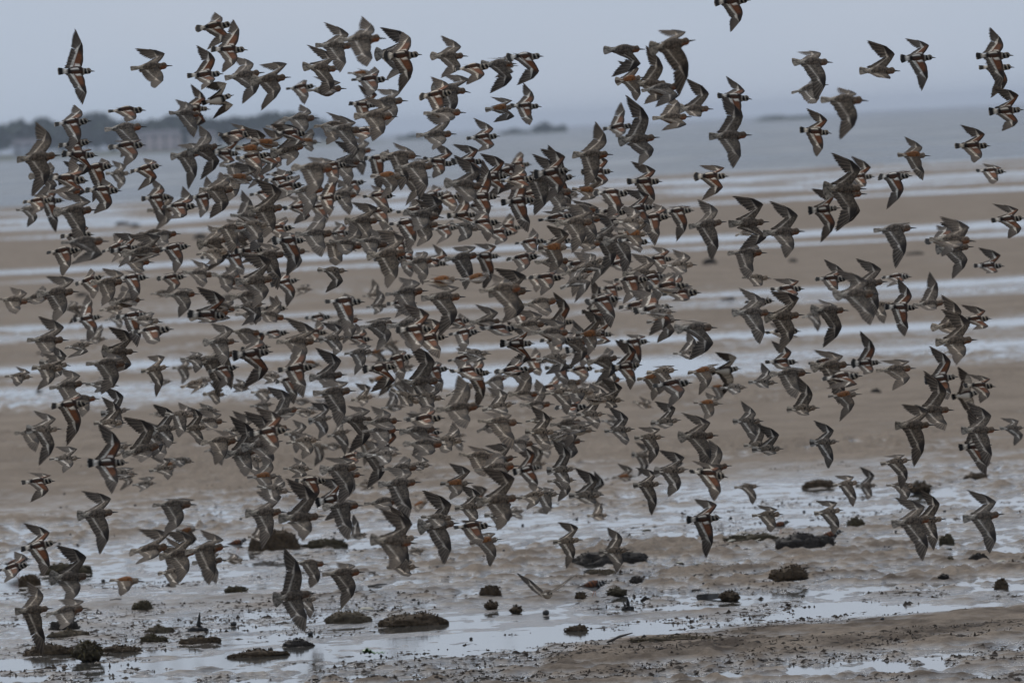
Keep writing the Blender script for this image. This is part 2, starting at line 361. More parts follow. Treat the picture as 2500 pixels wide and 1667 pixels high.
def weed_lump(x0, x1, ytop, ybase, kind, label, seed, shape='mound', fr=260):
    cx = (x0 + x1) / 2; g, tt = settle(cx, ybase); w = (x1 - x0) * tt / FPX; h = (ybase - ytop) * tt / FPX * .86
    r = np.random.default_rng(seed); root = empty('weed_lump', (g.x, g.y + w * .25, g.z))
    V, F = BLOB; dpt = w * (.55 if shape != 'strip' else .35)
    nzs = 1 + .42 * fbm(V[:, 0] * 2.2 + seed, V[:, 1] * 2.2 + V[:, 2] * 1.7, seed, 4) + .25 * fbm(V[:, 0] * 7 + seed, V[:, 2] * 7 + V[:, 1] * 5, seed + 9, 2)
    P_ = V * nzs[:, None]
    P_ = np.sign(P_) * np.abs(P_) ** (.8 if shape == 'mound' else .95)
    zz = P_[:, 2]
    if shape == 'ball': P_ = np.stack([P_[:, 0] * w / 2, P_[:, 1] * dpt, (zz * .52 + .42) * h], -1)
    else: P_ = np.stack([P_[:, 0] * w / 2, P_[:, 1] * dpt / 2, np.where(zz > 0, zz * h * .92, zz * h * .25)], -1)
    P_[:, 2] += h * .22 * fbm(P_[:, 0] / w * 5 + seed, P_[:, 1] / w * 3, seed + 3, 2) * (zz > .1)
    link('clump', mesh('clump', P_, F), weedm[kind], root)
    # ragged fronds all over it, longer at the foot
    top = np.where(V[:, 2] > -.15)[0]; fr = int(fr * .45); pick = r.choice(top, fr); B = P_[pick]; nrm = V[pick] * A_([1, 1, .8]) + r.normal(0, .45, (fr, 3))
    nrm /= np.linalg.norm(nrm, axis=1)[:, None]; ln = r.uniform(.25, 1, fr)[:, None] ** 3 * min(.05, .02 + h * .2)
    sd_ = np.cross(nrm, r.normal(size=(fr, 3))); sd_ /= np.linalg.norm(sd_, axis=1)[:, None]; wd = r.uniform(.003, .008, fr)[:, None]
    mid = B + nrm * ln * .6; tip = B + nrm * ln + A_([0, 0, -.35]) * ln
    VF = np.stack([B - sd_ * wd, B + sd_ * wd, mid + sd_ * wd, mid - sd_ * wd, tip], 1).reshape(-1, 3); FF = []
    for i in range(fr): q = 5 * i; FF += [(q, q + 1, q + 2, q + 3), (q + 3, q + 2, q + 4)]
    link('fronds', mesh('fronds', VF, FF, smooth=False), frondm[kind], root)
    tag(root, label, 'seaweed', 'weed lumps on the flats')
LUMPS = [
 (607, 735, 1283, 1344, 0, 'tall dark brown weed lump beside the standing turnstone', 'mound', 700),
 (738, 852, 1315, 1337, 1, 'long low olive weed strip right of the tall dark lump', 'strip', 400),
 (1402, 1572, 1340, 1379, 2, 'long blackish log-like weed lump in the middle foreground', 'mound', 500),
 (1436, 1506, 1387, 1403, 3, 'low sandy weed hump below the log-like lump', 'strip', 300),
 (1538, 1567, 1407, 1421, 2, 'small black angular weed chunk right of the sandy hump', 'mound', 160),
 (1482, 1530, 1431, 1456, 1, 'rounded olive weed clump in front of the head-down turnstone', 'ball', 260),
 (1405, 1430, 1444, 1459, 0, 'small dark weed knob left of the head-down turnstone', 'mound', 140),
 (1901, 2029, 1297, 1337, 2, 'long dark weed mound with a turnstone at its right end', 'mound', 600),
 (1881, 1970, 1379, 1412, 0, 'domed brown weed mound alone on the right foreground sand', 'mound', 420),
 (1759, 1808, 1439, 1467, 0, 'shaggy weed clump stuck to the end of a grey log', 'ball', 320),
 (1960, 2038, 1165, 1189, 0, 'flat brown weed mound on the rippled sand, left of a round one', 'mound', 260),
 (2224, 2270, 1172, 1205, 0, 'round brown weed ball on the rippled sand at right', 'ball', 320),
 (2355, 2409, 1152, 1169, 0, 'ragged weed mound at the far right of the rippled sand', 'mound', 240),
 (2068, 2109, 1261, 1285, 1, 'olive weed lump among bright puddles at right', 'mound', 240),
 (2296, 2331, 1303, 1327, 1, 'golden brown weed lump below the puddles near the right edge', 'mound', 240),
 (2365, 2413, 1350, 1366, 2, 'flat dark weed lump near the right picture edge', 'strip', 200),
 (2308, 2330, 1358, 1368, 1, 'tiny golden weed tuft left of the flat dark one', 'mound', 90),
 (2291, 2318, 1399, 1413, 2, 'small round dark weed knob near the lower right', 'ball', 120),
 (2428, 2462, 1410, 1438, 0, 'brown weed lump cut by the right picture edge', 'mound', 200),
 (103, 222, 1373, 1402, 1, 'broad olive weed mound near the left edge', 'mound', 420),
 (48, 96, 1399, 1431, 0, 'dark weed heap at the left picture edge', 'mound', 260),
 (118, 190, 1510, 1538, 2, 'black weed slab in the lower left', 'mound', 260),
 (122, 212, 1537, 1554, 3, 'low brown weed spread under the black slab', 'strip', 200),
 (182, 251, 1561, 1614, 1, 'big shaggy weed ball at the lower left', 'ball', 700),
 (323, 373, 1464, 1487, 1, 'shaggy olive weed clump in the left foreground', 'mound', 320),
 (243, 350, 1575, 1592, 0, 'ragged weed row right of the big shaggy ball', 'strip', 420),
 (353, 420, 1526, 1543, 3, 'flat weed patch in the lower left foreground', 'strip', 220),
 (346, 404, 1547, 1567, 1, 'golden brown weed heap below the flat patch', 'strip', 260),
 (53, 181, 1570, 1598, 0, 'wide weed bank in the lower left corner', 'strip', 500),
 (550, 602, 1427, 1446, 1, 'half-moon olive weed hump left of centre foreground', 'mound', 260),
 (799, 905, 1489, 1520, 3, 'broad sandy weed mound at bottom left of centre', 'mound', 320),
 (921, 1081, 1492, 1528, 0, 'long brown weed mound on the edge of the bottom pool', 'mound', 700),
 (1172, 1224, 1427, 1454, 0, 'ragged dark red-brown weed heap in centre foreground', 'mound', 260),
 (1185, 1213, 1466, 1488, 0, 'round weed ball on wet sand, left of a similar one', 'ball', 160),
 (1247, 1275, 1478, 1497, 0, 'round weed ball reflected in the bottom pool', 'ball', 160),
 (1384, 1436, 1522, 1540, 0, 'low brown weed loaf lying in the bottom pool', 'mound', 200),
 (1565, 1588, 1457, 1466, 2, 'tiny black weed scrap right of the pronged stump', 'strip', 80),
 (1541, 1745, 1551, 1568, 3, 'long weedy rim along the lower pool edge at right', 'strip', 500),
 (560, 700, 1585, 1603, 0, 'ragged weed line along the bottom edge left of centre', 'strip', 420),
 (690, 760, 1560, 1578, 2, 'dark pointed weed heap in the bottom pool left of centre', 'mound', 200),
 (440, 540, 1550, 1570, 0, 'brown weed spread below the black spiked stump', 'strip', 300)]
for i, (a, b_, c, d, k, lab, sh, fr) in enumerate(LUMPS): weed_lump(a, b_, c, d, k, lab, 100 + i, sh, fr)
FARW = [(490, 583, 30, 14), (300, 549, 34, 9), (330, 553, 22, 9), (1735, 645, 34, 18), (1935, 640, 22, 10), (2235, 622, 44, 9), (1780, 733, 34, 8), (685, 1006, 16, 9), (1008, 971, 18, 7),
        (200, 725, 34, 11), (560, 727, 30, 10), (1500, 650, 12, 9), (2140, 962, 26, 14), (95, 958, 16, 7), (1075, 800, 14, 8), (95, 865, 10, 7)]
wz_ = 'left middle right'.split()
for i, (px, py, w, h) in enumerate(sorted(FARW)):
    weed_lump(px - w / 2, px + w / 2, py - h, py, 2, 'small blurred dark weed lump out on the far flats, %s from left' % ('first second third fourth fifth sixth seventh eighth ninth tenth eleventh twelfth thirteenth fourteenth fifteenth sixteenth'.split()[i]), 200 + i, 'strip', 60)

# driftwood
wood = simple_mat('wet black wood', (.018, .015, .013), .55, .35, 40, .5, .5); greyw = simple_mat('grey log', (.06, .055, .05), .7, .25, 30, .5, .5)
def limb(pts, n=9, seed=0):
    r = np.random.default_rng(seed); V = []; F = []
    for i, (x, y, z, rr) in enumerate(pts):
        for j in range(n): k = 2 * math.pi * j / n; q = rr * (1 + r.uniform(-.18, .18)); V.append((x + q * math.cos(k), y + q * math.sin(k) * .8, z + (q * math.sin(k) if abs(pts[-1][2] - pts[0][2]) < abs(pts[-1][0] - pts[0][0]) else 0)))
    for i in range(len(pts) - 1):
        for j in range(n): F.append((i * n + j, i * n + (j + 1) % n, (i + 1) * n + (j + 1) % n, (i + 1) * n + j))
    F += [tuple(range(n))[::-1], tuple(range(len(pts) * n - n, len(pts) * n))]
    return V, F
def stump(cx, ybase, s, prongs, label, seed):
    g, tt = settle(cx, ybase); root = empty('driftwood_stump', g); u = tt / FPX
    V, F = BLOB; nzs = 1 + .5 * fbm(V[:, 0] * 2.5 + seed, V[:, 1] * 2.5 + V[:, 2] * 2, seed, 3)
    P_ = V * nzs[:, None] * A_([s * u / 2, s * u * .4, s * u * .26]); P_[:, 2] = np.maximum(P_[:, 2], -.02)
    link('root_mass', mesh('root_mass', P_, F), wood, root)
    for pr in prongs:
        pts = [(x * u, 0, z * u, rr * u) for (x, z, rr) in pr]
        link('prong', mesh('prong', *limb(pts, 8, seed)), wood, root)
    tag(root, label, 'driftwood', 'driftwood on the flats')
stump(482, 1541, 49, [[(3, 8, 7), (4, 22, 4.5), (7, 36, 3), (8, 47, .6)]], 'black driftwood stump with one tall spike, lower left foreground', 1)
stump(1531, 1486, 30, [[(3, 5, 5), (3, 18, 4), (1, 30, 1)], [(-2, 5, 4), (-6, 12, 2.5), (-9, 19, .6)]], 'black two-pronged driftwood stump in the centre foreground', 2)
g, tt = settle(1735, 1463); u = tt / FPX; lg = limb([(-30 * u, 0, 7 * u, 5.5 * u), (-27 * u, 0, 7 * u, 7 * u), (0, 0, 7 * u, 7 * u), (20 * u, 0, 7.5 * u, 6.5 * u), (32 * u, 0, 8 * u, 6 * u)], 12, 4)
o = link('driftwood_log', mesh('driftwood_log', *lg), greyw); o.location = g + Vector((0, -.02, 0)); tag(o, 'short grey log lying on wet sand with weed at its end', 'log')
for k, (x0, y0, x1, y1, lab) in enumerate([(1483, 1568, 1545, 1549, 'curved dark branch leaning on the lower weedy rim'), (1685, 1417, 1700, 1403, 'thin dark twig poking up left of the domed mound'),
                                           (900, 1431, 945, 1429, 'straight dark stick lying left of centre foreground'), (270, 1466, 297, 1464, 'curved dark twig in the left foreground')]):
    a, ta = settle(x0, y0); u = ta / FPX; dx, dz = (x1 - x0) * u, (y0 - y1) * u
    V, F = limb([(0, 0, .004, .007), (dx * .5, 0, dz * .6 + .006, .008), (dx, 0, dz + .004, .003)], 7, k)
    o = link('twig', mesh('twig', V, F), wood); o.location = a; tag(o, lab, 'twig', 'twigs on the flats')

# oyster shells and a green weed sheet
shellm = simple_mat('oyster shell', (.36, .33, .26), .6, .3, 60, .45, .5); greenm = simple_mat('green weed', (.06, .14, .015), .35, .5, 40, .5, .4)
def shell(px, py, s, label, seed, group='pale shells on the flats'):
    g, tt = settle(px, py); r = np.random.default_rng(seed); u = s * tt / FPX / 2; n = 14; V = []; F = []
    root = empty('shell', g); root.rotation_euler = (r.uniform(-.5, .1), r.uniform(-.3, .3), r.uniform(0, 6.3))
    for up_ in (0, 1):
        V = [(0, 0, .25 * u + up_ * .12 * u)]
        for ring in (.45, .8, 1.0):
            for j in range(n):
                a = 2 * math.pi * j / n; rr = u * ring * (1 + .22 * math.sin(3 * a + seed) + r.uniform(-.09, .09)); V.append((rr * math.cos(a), rr * .75 * math.sin(a), (.3 * u * (1 - ring ** 2)) * (1 if up_ else -.4) + .22 * u + .03 * u * math.sin(9 * a)))
        F = [(0, 1 + j, 1 + (j + 1) % n) for j in range(n)]
        for k in range(2):
            for j in range(n): q = 1 + k * n; F.append((q + j, q + n + j, q + n + (j + 1) % n, q + (j + 1) % n))
        link('valve', mesh('valve', V, F), shellm, root)
    tag(root, label, 'shell', group)
shell(1580, 1298, 27, 'pale tan shell on puddled sand right of centre', 1); shell(1660, 1378, 28, 'broken pale shell beside a grey one, right foreground', 2)
shell(1708, 1386, 40, 'grey-olive oyster shell right of the broken pale shell', 3); shell(895, 1490, 38, 'ribbed pale oyster shell by the sandy weed mound', 4)
shell(2443, 1372, 22, 'small pale shell at the right picture edge', 5)
r_ = np.random.default_rng(17)
cl = [(1785, 1322), (1800, 1318), (1815, 1320), (1800, 1306), (1818, 1304), (1834, 1306), (1850, 1308), (1835, 1319), (1852, 1321), (1868, 1318), (1880, 1310), (1868, 1305), (1888, 1320), (1898, 1314)]
weed_lump(1770, 1905, 1300, 1325, 1, 'pale shelly weed bank left of the long dark mound', 333, 'strip', 300)
cl.sort()
for i, (px, py) in enumerate(cl):
    shell(px, py, r_.uniform(15, 23), 'pale oyster shell, %s in the cluster by the long dark mound' % ordinal(i, len(cl), 'shell'), 50 + i, 'oysters in the shell cluster')
g, tt = settle(912, 1602); u = tt / FPX; n1, n2 = 16, 6; V = []; F = []
for i in range(n1):
    for j in range(n2):
        x = (i / (n1 - 1) - .5) * 58 * u; y = (j / (n2 - 1) - .5) * .16; V.append((x, y, (.010 + 13 * u * max(0, math.sin(i * .42 + .2)) * (.5 + .5 * math.sin(j * 1.3 + i * .5)) + 3 * u * math.sin(i * 2.1))))
for i in range(n1 - 1):
    for j in range(n2 - 1): q = i * n2 + j; F.append((q, q + n2, q + n2 + 1, q + 1))
root = empty('sea_lettuce', g + Vector((0, 0, .012))); link('frond', mesh('frond', V, F), greenm, root)
V2 = [(x * .7 + .01, y * .8 - .02, z * .6 + .006) for (x, y, z) in V]; link('frond', mesh('frond', V2, F), greenm, root)
tag(root, 'bright green crumpled seaweed sheet in the bottom pool', 'seaweed')

# small dark pebbles and snails
peb = simple_mat('dark pebble', (.028, .026, .026), .5, .4, 60, .4)
PB = uv_blob(10, 6); PBM = mesh('pebble', PB[0] * A_([.5, .42, .36]) * (1 + .15 * fbm(PB[0][:, :1] * 3, PB[0][:, 2:] * 3, 2, 2)), PB[1]); PBM.materials.append(peb)
pb = [(1960, 1457, 11), (1333, 1500, 20), (2095, 1259, 7), (2140, 1252, 7), (2147, 1270, 8), (2187, 1298, 7), (2229, 1295, 6), (2306, 1250, 9), (2160, 1335, 6), (2170, 1336, 6), (1784, 1266, 9), (1857, 1277, 6),
      (1669, 1297, 8), (2069, 1322, 5), (1977, 1232, 8), (1963, 1250, 8), (1900, 1235, 6), (1686, 1395, 12), (1717, 1425, 7), (1828, 1436, 8), (1393, 1232, 7), (1400, 1256, 7), (1408, 1267, 8), (1437, 1275, 6), (1505, 1267, 7),
      (1571, 1283, 6), (1276, 1283, 8), (588, 1268, 8), (534, 1283, 9), (629, 1284, 7), (521, 1319, 8), (823, 1286, 9), (817, 1302, 8), (809, 1311, 6), (145, 1329, 9), (189, 1331, 8), (330, 1235, 8), (157, 1207, 7), (163, 1239, 7), (172, 1306, 7),
      (386, 1302, 7), (148, 1240, 6), (252, 1420, 12), (1150, 1560, 9), (2154, 1513, 11), (2030, 1518, 6), (1710, 1506, 9), (1602, 1490, 9), (2010, 1545, 9), (570, 1527, 18), (728, 1522, 20), (758, 1550, 15), (660, 1588, 15), (1170, 1290, 7), (1008, 1245, 7),
      (1090, 1262, 7), (1230, 1345, 7), (950, 1340, 6), (1010, 1466, 10), (1022, 1472, 8), (1070, 1340, 6)]
PBAND = [(0, 880, 'on the rippled sand'), (880, 960, 'among the upper puddles'), (960, 1030, 'among the lower puddles'), (1030, 1130, 'on the hummocky sand'), (1130, 1190, 'beside the upper pool'), (1190, 9999, 'by the bottom pool')]
pgrp = {}
for q in sorted(pb):
    bi = [i for i, (a, b_, c) in enumerate(PBAND) if a <= v_of(q[0], q[1]) < b_][0]; pgrp.setdefault(bi, []).append(q)
for i, (px, py, s) in enumerate(pb):
    g, tt = settle(px, py); o = bpy.data.objects.new('pebble', PBM); C.objects.link(o); u = s * tt / FPX
    o.location = g + Vector((0, 0, u * .25)); o.scale = (u, u, u); o.rotation_euler = (0, 0, i * 1.3)
    bi = [k for k, l in pgrp.items() if (px, py, s) in l][0]; k = pgrp[bi].index((px, py, s))
    tag(o, f'{"larger" if s > 10 else "small"} dark pebble, {ordinal(k, len(pgrp[bi]), "pebble")} {PBAND[bi][2]}', 'pebble', 'dark pebbles on the flats')

# drifted weed scraps: too many and too small to count
r_ = np.random.default_rng(9); VS = []; FS = []; cand = 60000
py = 1667 - (1667 - 1130) * r_.random(cand) ** 1.25; px = r_.uniform(-150, 2650, cand)
xw = []; yw = []
vv = py - (308.5 - .0491 * (px - 1250)); yy = CAM_H * FPX / vv; xx = (px - 1250) / FPX * yy
dens = fbm(xx / .9 + 4, (yy - .8 * xx) / 1.5, 61, 4); wline = yy - .8 * xx
keep = (dens > np.interp(yy, [62, 72, 78, 86, 110], [.02, .06, .12, .24, .34])) 
xx, yy = xx[keep], yy[keep]; zz = sand_height(xx, yy); ok = zz > -.004; xx, yy, zz = xx[ok], yy[ok], zz[ok]; nsc = len(xx)
ln = r_.gamma(1.3, .008, nsc) + .004; an = r_.uniform(0, math.pi, nsc); hgt = r_.gamma(1.0, .0028, nsc) + .0012; wdt = r_.uniform(.2, .9, nsc)
for i in range(nsc):
    c, s = math.cos(an[i]) * ln[i], math.sin(an[i]) * ln[i]; w = wdt[i]; o = len(VS); z = max(zz[i], 0) - .001
    VS += [(xx[i] - c, yy[i] - s, z), (xx[i] + s * w, yy[i] - c * w, z), (xx[i] + c, yy[i] + s, z + hgt[i] * .3), (xx[i] - s * w, yy[i] + c * w, z), (xx[i] + c * .15, yy[i] + s * .1, z + hgt[i] * 1.3)]
    FS += [(o, o + 1, o + 4), (o + 1, o + 2, o + 4), (o + 2, o + 3, o + 4), (o + 3, o, o + 4)]
tag(link('weed_scraps', mesh('weed_scraps', VS, FS, smooth=False), simple_mat('weed scraps', (.045, .033, .024), .8, .15, 8, .6, coord='Object')), 'dark brown scraps of dried weed strewn over the near flats', 'seaweed', kind='stuff')

# ------------------------------------------------------------------ plumage
plum, t, b = mat_base('plumage')
at = t.nodes.new('ShaderNodeAttribute'); at.attribute_name = 'Col'
tcn = t.nodes.new('ShaderNodeTexCoord'); nz = t.nodes.new('ShaderNodeTexNoise')
nz.inputs['Scale'].default_value = 85; nz.inputs['Detail'].default_value = 3; nz.inputs['Roughness'].default_value = .7
t.links.new(tcn.outputs['Object'], nz.inputs['Vector'])
mr = t.nodes.new('ShaderNodeMapRange'); mr.inputs[1].default_value = .32; mr.inputs[2].default_value = .68; mr.inputs[3].default_value = .12; mr.inputs[4].default_value = 2.6
vo = t.nodes.new('ShaderNodeTexVoronoi'); vo.inputs['Scale'].default_value = 75; vo.feature = 'F1'
t.links.new(tcn.outputs['Object'], vo.inputs['Vector'])
ad = t.nodes.new('ShaderNodeMath'); ad.operation = 'MULTIPLY_ADD'; ad.inputs[1].default_value = .35; t.links.new(vo.outputs['Distance'], ad.inputs[0])
sb = t.nodes.new('ShaderNodeMath'); sb.operation = 'SUBTRACT'; sb.inputs[1].default_value = .16; t.links.new(nz.outputs['Fac'], sb.inputs[0]); t.links.new(sb.outputs[0], ad.inputs[2])
t.links.new(ad.outputs[0], mr.inputs[0])
mm = t.nodes.new('ShaderNodeMix'); mm.data_type = 'FLOAT'; mm.inputs[2].default_value = 1.0
t.links.new(at.outputs['Alpha'], mm.inputs[0]); t.links.new(mr.outputs[0], mm.inputs[3])
vm = t.nodes.new('ShaderNodeVectorMath'); vm.operation = 'SCALE'
t.links.new(at.outputs['Color'], vm.inputs[0]); t.links.new(mm.outputs[0], vm.inputs['Scale'])
t.links.new(vm.outputs[0], b.inputs['Base Color'])
b.inputs['Roughness'].default_value = .75; b.inputs['Specular IOR Level'].default_value = .15
horn = simple_mat('horn', (.018, .016, .015), .45, .4)
orange = simple_mat('orange leg', (.45, .13, .03), .6, .3)

SP = {  # nominal length, photo pixels, bill length, wing arm, wing hand, body girth
 'k': dict(name='knot', L=.245, px=104, bill=.135, a=.40, b=.76, g=1.34),
 't': dict(name='turnstone', L=.222, px=90, bill=.095, a=.40, b=.76, g=1.34),
 's': dict(name='sanderling', L=.195, px=77, bill=.12, a=.41, b=.76, g=1.4),
 'd': dict(name='dunlin', L=.200, px=82, bill=.17, a=.40, b=.72, g=1.34)}
A3 = np.array
def mixv(a, b_, k):
    k = np.clip(np.asarray(k, float), 0, 1)[..., None]
    return np.asarray(a) * (1 - k) + np.asarray(b_) * k
def sstep(a, b_, x):
    k = np.clip((np.asarray(x, float) - a) / (b_ - a), 0, 1); return k * k * (3 - 2 * k)
PAL = {
 'k': dict(back=(.075,.063,.054), mot=.85, head=(.115,.09,.072), face=(.2,.078,.036), belly=(.20,.15,.115), rump=(.235,.222,.205), tail=(.17,.158,.146),
           cov=(.088,.075,.064), lead=(.062,.052,.045), hand=(.026,.021,.019), fea=(.048,.039,.034), edge=(.20,.17,.145), bar=(.66,.62,.58), barw=.11),
 't': dict(back=(.03,.018,.014), mot=.35, head=(.4,.385,.36), face=(.012,.011,.011), belly=(.66,.65,.63), rump=(.66,.65,.63), tail=(.012,.011,.011),
           cov=(.15,.06,.028), lead=(.04,.029,.024), hand=(.028,.022,.019), fea=(.045,.035,.030), edge=(.18,.148,.125), bar=(.9,.88,.84), barw=.22),
 's': dict(back=(.105,.09,.077), mot=1.0, head=(.20,.172,.15), face=(.22,.17,.135), belly=(.58,.57,.55), rump=(.08,.07,.062), tail=(.19,.175,.16),
           cov=(.088,.075,.065), lead=(.035,.03,.026), hand=(.026,.022,.02), fea=(.046,.038,.034), edge=(.18,.155,.135), bar=(.86,.83,.8), barw=.22),
 'd': dict(back=(.165,.074,.03), mot=.45, head=(.19,.165,.145), face=(.2,.178,.158), belly=(.56,.55,.53), rump=(.08,.06,.05), tail=(.17,.155,.14),
           cov=(.10,.08,.065), lead=(.075,.06,.05), hand=(.036,.03,.026), fea=(.055,.046,.04), edge=(.19,.16,.138), bar=(.62,.60,.57), barw=.15)}
PROF = A3([[.365,.012,.03],[.352,.028,.03],[.335,.042,.031],[.312,.051,.032],[.29,.053,.031],[.268,.053,.028],[.248,.052,.024],[.228,.054,.018],
           [.206,.060,.012],[.18,.070,.007],[.15,.082,.003],[.115,.094,0],[.075,.104,-.002],[.03,.109,-.003],[-.015,.108,-.002],[-.06,.102,0],
           [-.10,.092,.004],[-.14,.080,.008],[-.18,.067,.012],[-.215,.055,.016],[-.25,.044,.019],[-.285,.034,.021],[-.32,.024,.022],[-.345,.012,.022]])
NR = 20
TH = np.arange(NR) / NR * 2 * math.pi                # 0 = top of the back
def body_template(sp, tint):
    s = SP[sp]; P = PAL[sp]
    x = PROF[:, 0].copy(); shift = .5 - s['bill'] - .365
    x = np.where(x > .1, x + shift * (x - .1) / .265, x)
    r = PROF[:, 1] * s['g'] * (1 + .12 * np.clip((PROF[:, 0] - .2) / .06, 0, 1)); zc = PROF[:, 2]
    X = np.repeat(x[:, None], NR, 1); Y = r[:, None] * np.sin(TH)[None]; Z = zc[:, None] + r[:, None] * 1.04 * np.cos(TH)[None]
    V = np.stack([X, Y, Z], -1).reshape(-1, 3)
    n = len(x); F = []
    for i in range(n - 1):
        for j in range(NR):
            F.append((i * NR + j, (i + 1) * NR + j, (i + 1) * NR + (j + 1) % NR, i * NR + (j + 1) % NR))
    F.append(tuple(range(NR))); F.append(tuple((n - 1) * NR + j for j in range(NR))[::-1])
    up = np.repeat(np.cos(TH)[None], n, 0); X0 = np.repeat(PROF[:, 0][:, None], NR, 1); ay = np.abs(np.repeat(np.sin(TH)[None], n, 0))
    lo_ = dict(k=(-.5, -.1), t=(-.62, -.35), s=(-.45, -.1), d=(-.45, -.1))[sp]
    col = mixv(P['belly'], P['back'], sstep(lo_[0], lo_[1], up)); mot = P['mot'] * sstep(lo_[0], lo_[1], up)
    if sp == 'k':
        col = mixv(col, P['rump'], sstep(-.15, -.22, X0)); mot = np.where(X0 < -.17, .75, mot)
        col = mixv(col, P['head'], sstep(.18, .24, X0)); f = sstep(.16, .26, X0) * sstep(.75, .1, up)
        col = mixv(col, mixv(P['head'], P['face'], np.full(f.shape, tint)), f); mot = np.where(X0 > .22, .25, mot)
    elif sp == 't':
        col = mixv(col, (.075, .035, .02), sstep(.35, .6, ay) * sstep(.2, .02, np.abs(X0 - .0)) * sstep(-.2, .2, up))
        col = mixv(col, P['bar'], sstep(.945, .985, up) * sstep(-.17, -.13, X0) * sstep(.07, .02, X0))
        col = mixv(col, P['tail'], sstep(-.17, -.185, X0) * sstep(-.245, -.23, X0) * sstep(-.1, .2, up))
        col = mixv(col, P['belly'], sstep(-.24, -.26, X0))
        hd = sstep(.15, .19, X0); br = sstep(.08, .13, X0) * sstep(.35, -.1, up)
        col = mixv(col, P['face'], br)
        band = (np.sin((X0 - .17) * 2 * math.pi / .088 + 1.9 * up) > .5)
        hc = np.where(band[..., None], A3(P['head']), A3(P['face'])); hc = np.where((up > .82)[..., None] & (X0 > .25)[..., None], A3((.16, .14, .12)), hc)
        hc = np.where((up < -.35)[..., None] & (X0 > .3)[..., None], A3(P['head']), hc)
        col = mixv(col, hc, hd); mot = mot * (1 - hd) * (1 - sstep(.62, .8, up) * .8)
    elif sp == 's':
        col = mixv(col, P['head'], sstep(.17, .24, X0) * sstep(-.7, -.2, up)); col = mixv(col, P['face'], .7 * sstep(.2, .26, X0) * sstep(.5, 0, up) * sstep(-.9, -.4, up) * tint)
        col = mixv(col, P['belly'], sstep(-.2, -.26, X0) * sstep(.35, .7, ay)); mot = np.where(X0 > .25, .4, mot)
    else:
        col = mixv(col, P['head'], sstep(.13, .2, X0)); mot = np.where(X0 > .18, .3, mot)
        col = mixv(col, (.03, .027, .025), sstep(-.55, -.8, up) * sstep(.12, .05, np.abs(X0 - .02)))
        col = mixv(col, P['belly'], sstep(-.2, -.26, X0) * sstep(.35, .7, ay))
    c4 = np.concatenate([col, np.clip(mot, 0, 1)[..., None]], -1).reshape(-1, 4)
    return V, F, c4
BODY = {(sp, k): body_template(sp, k) for sp in SP for k in (.35, .7, 1.0)}

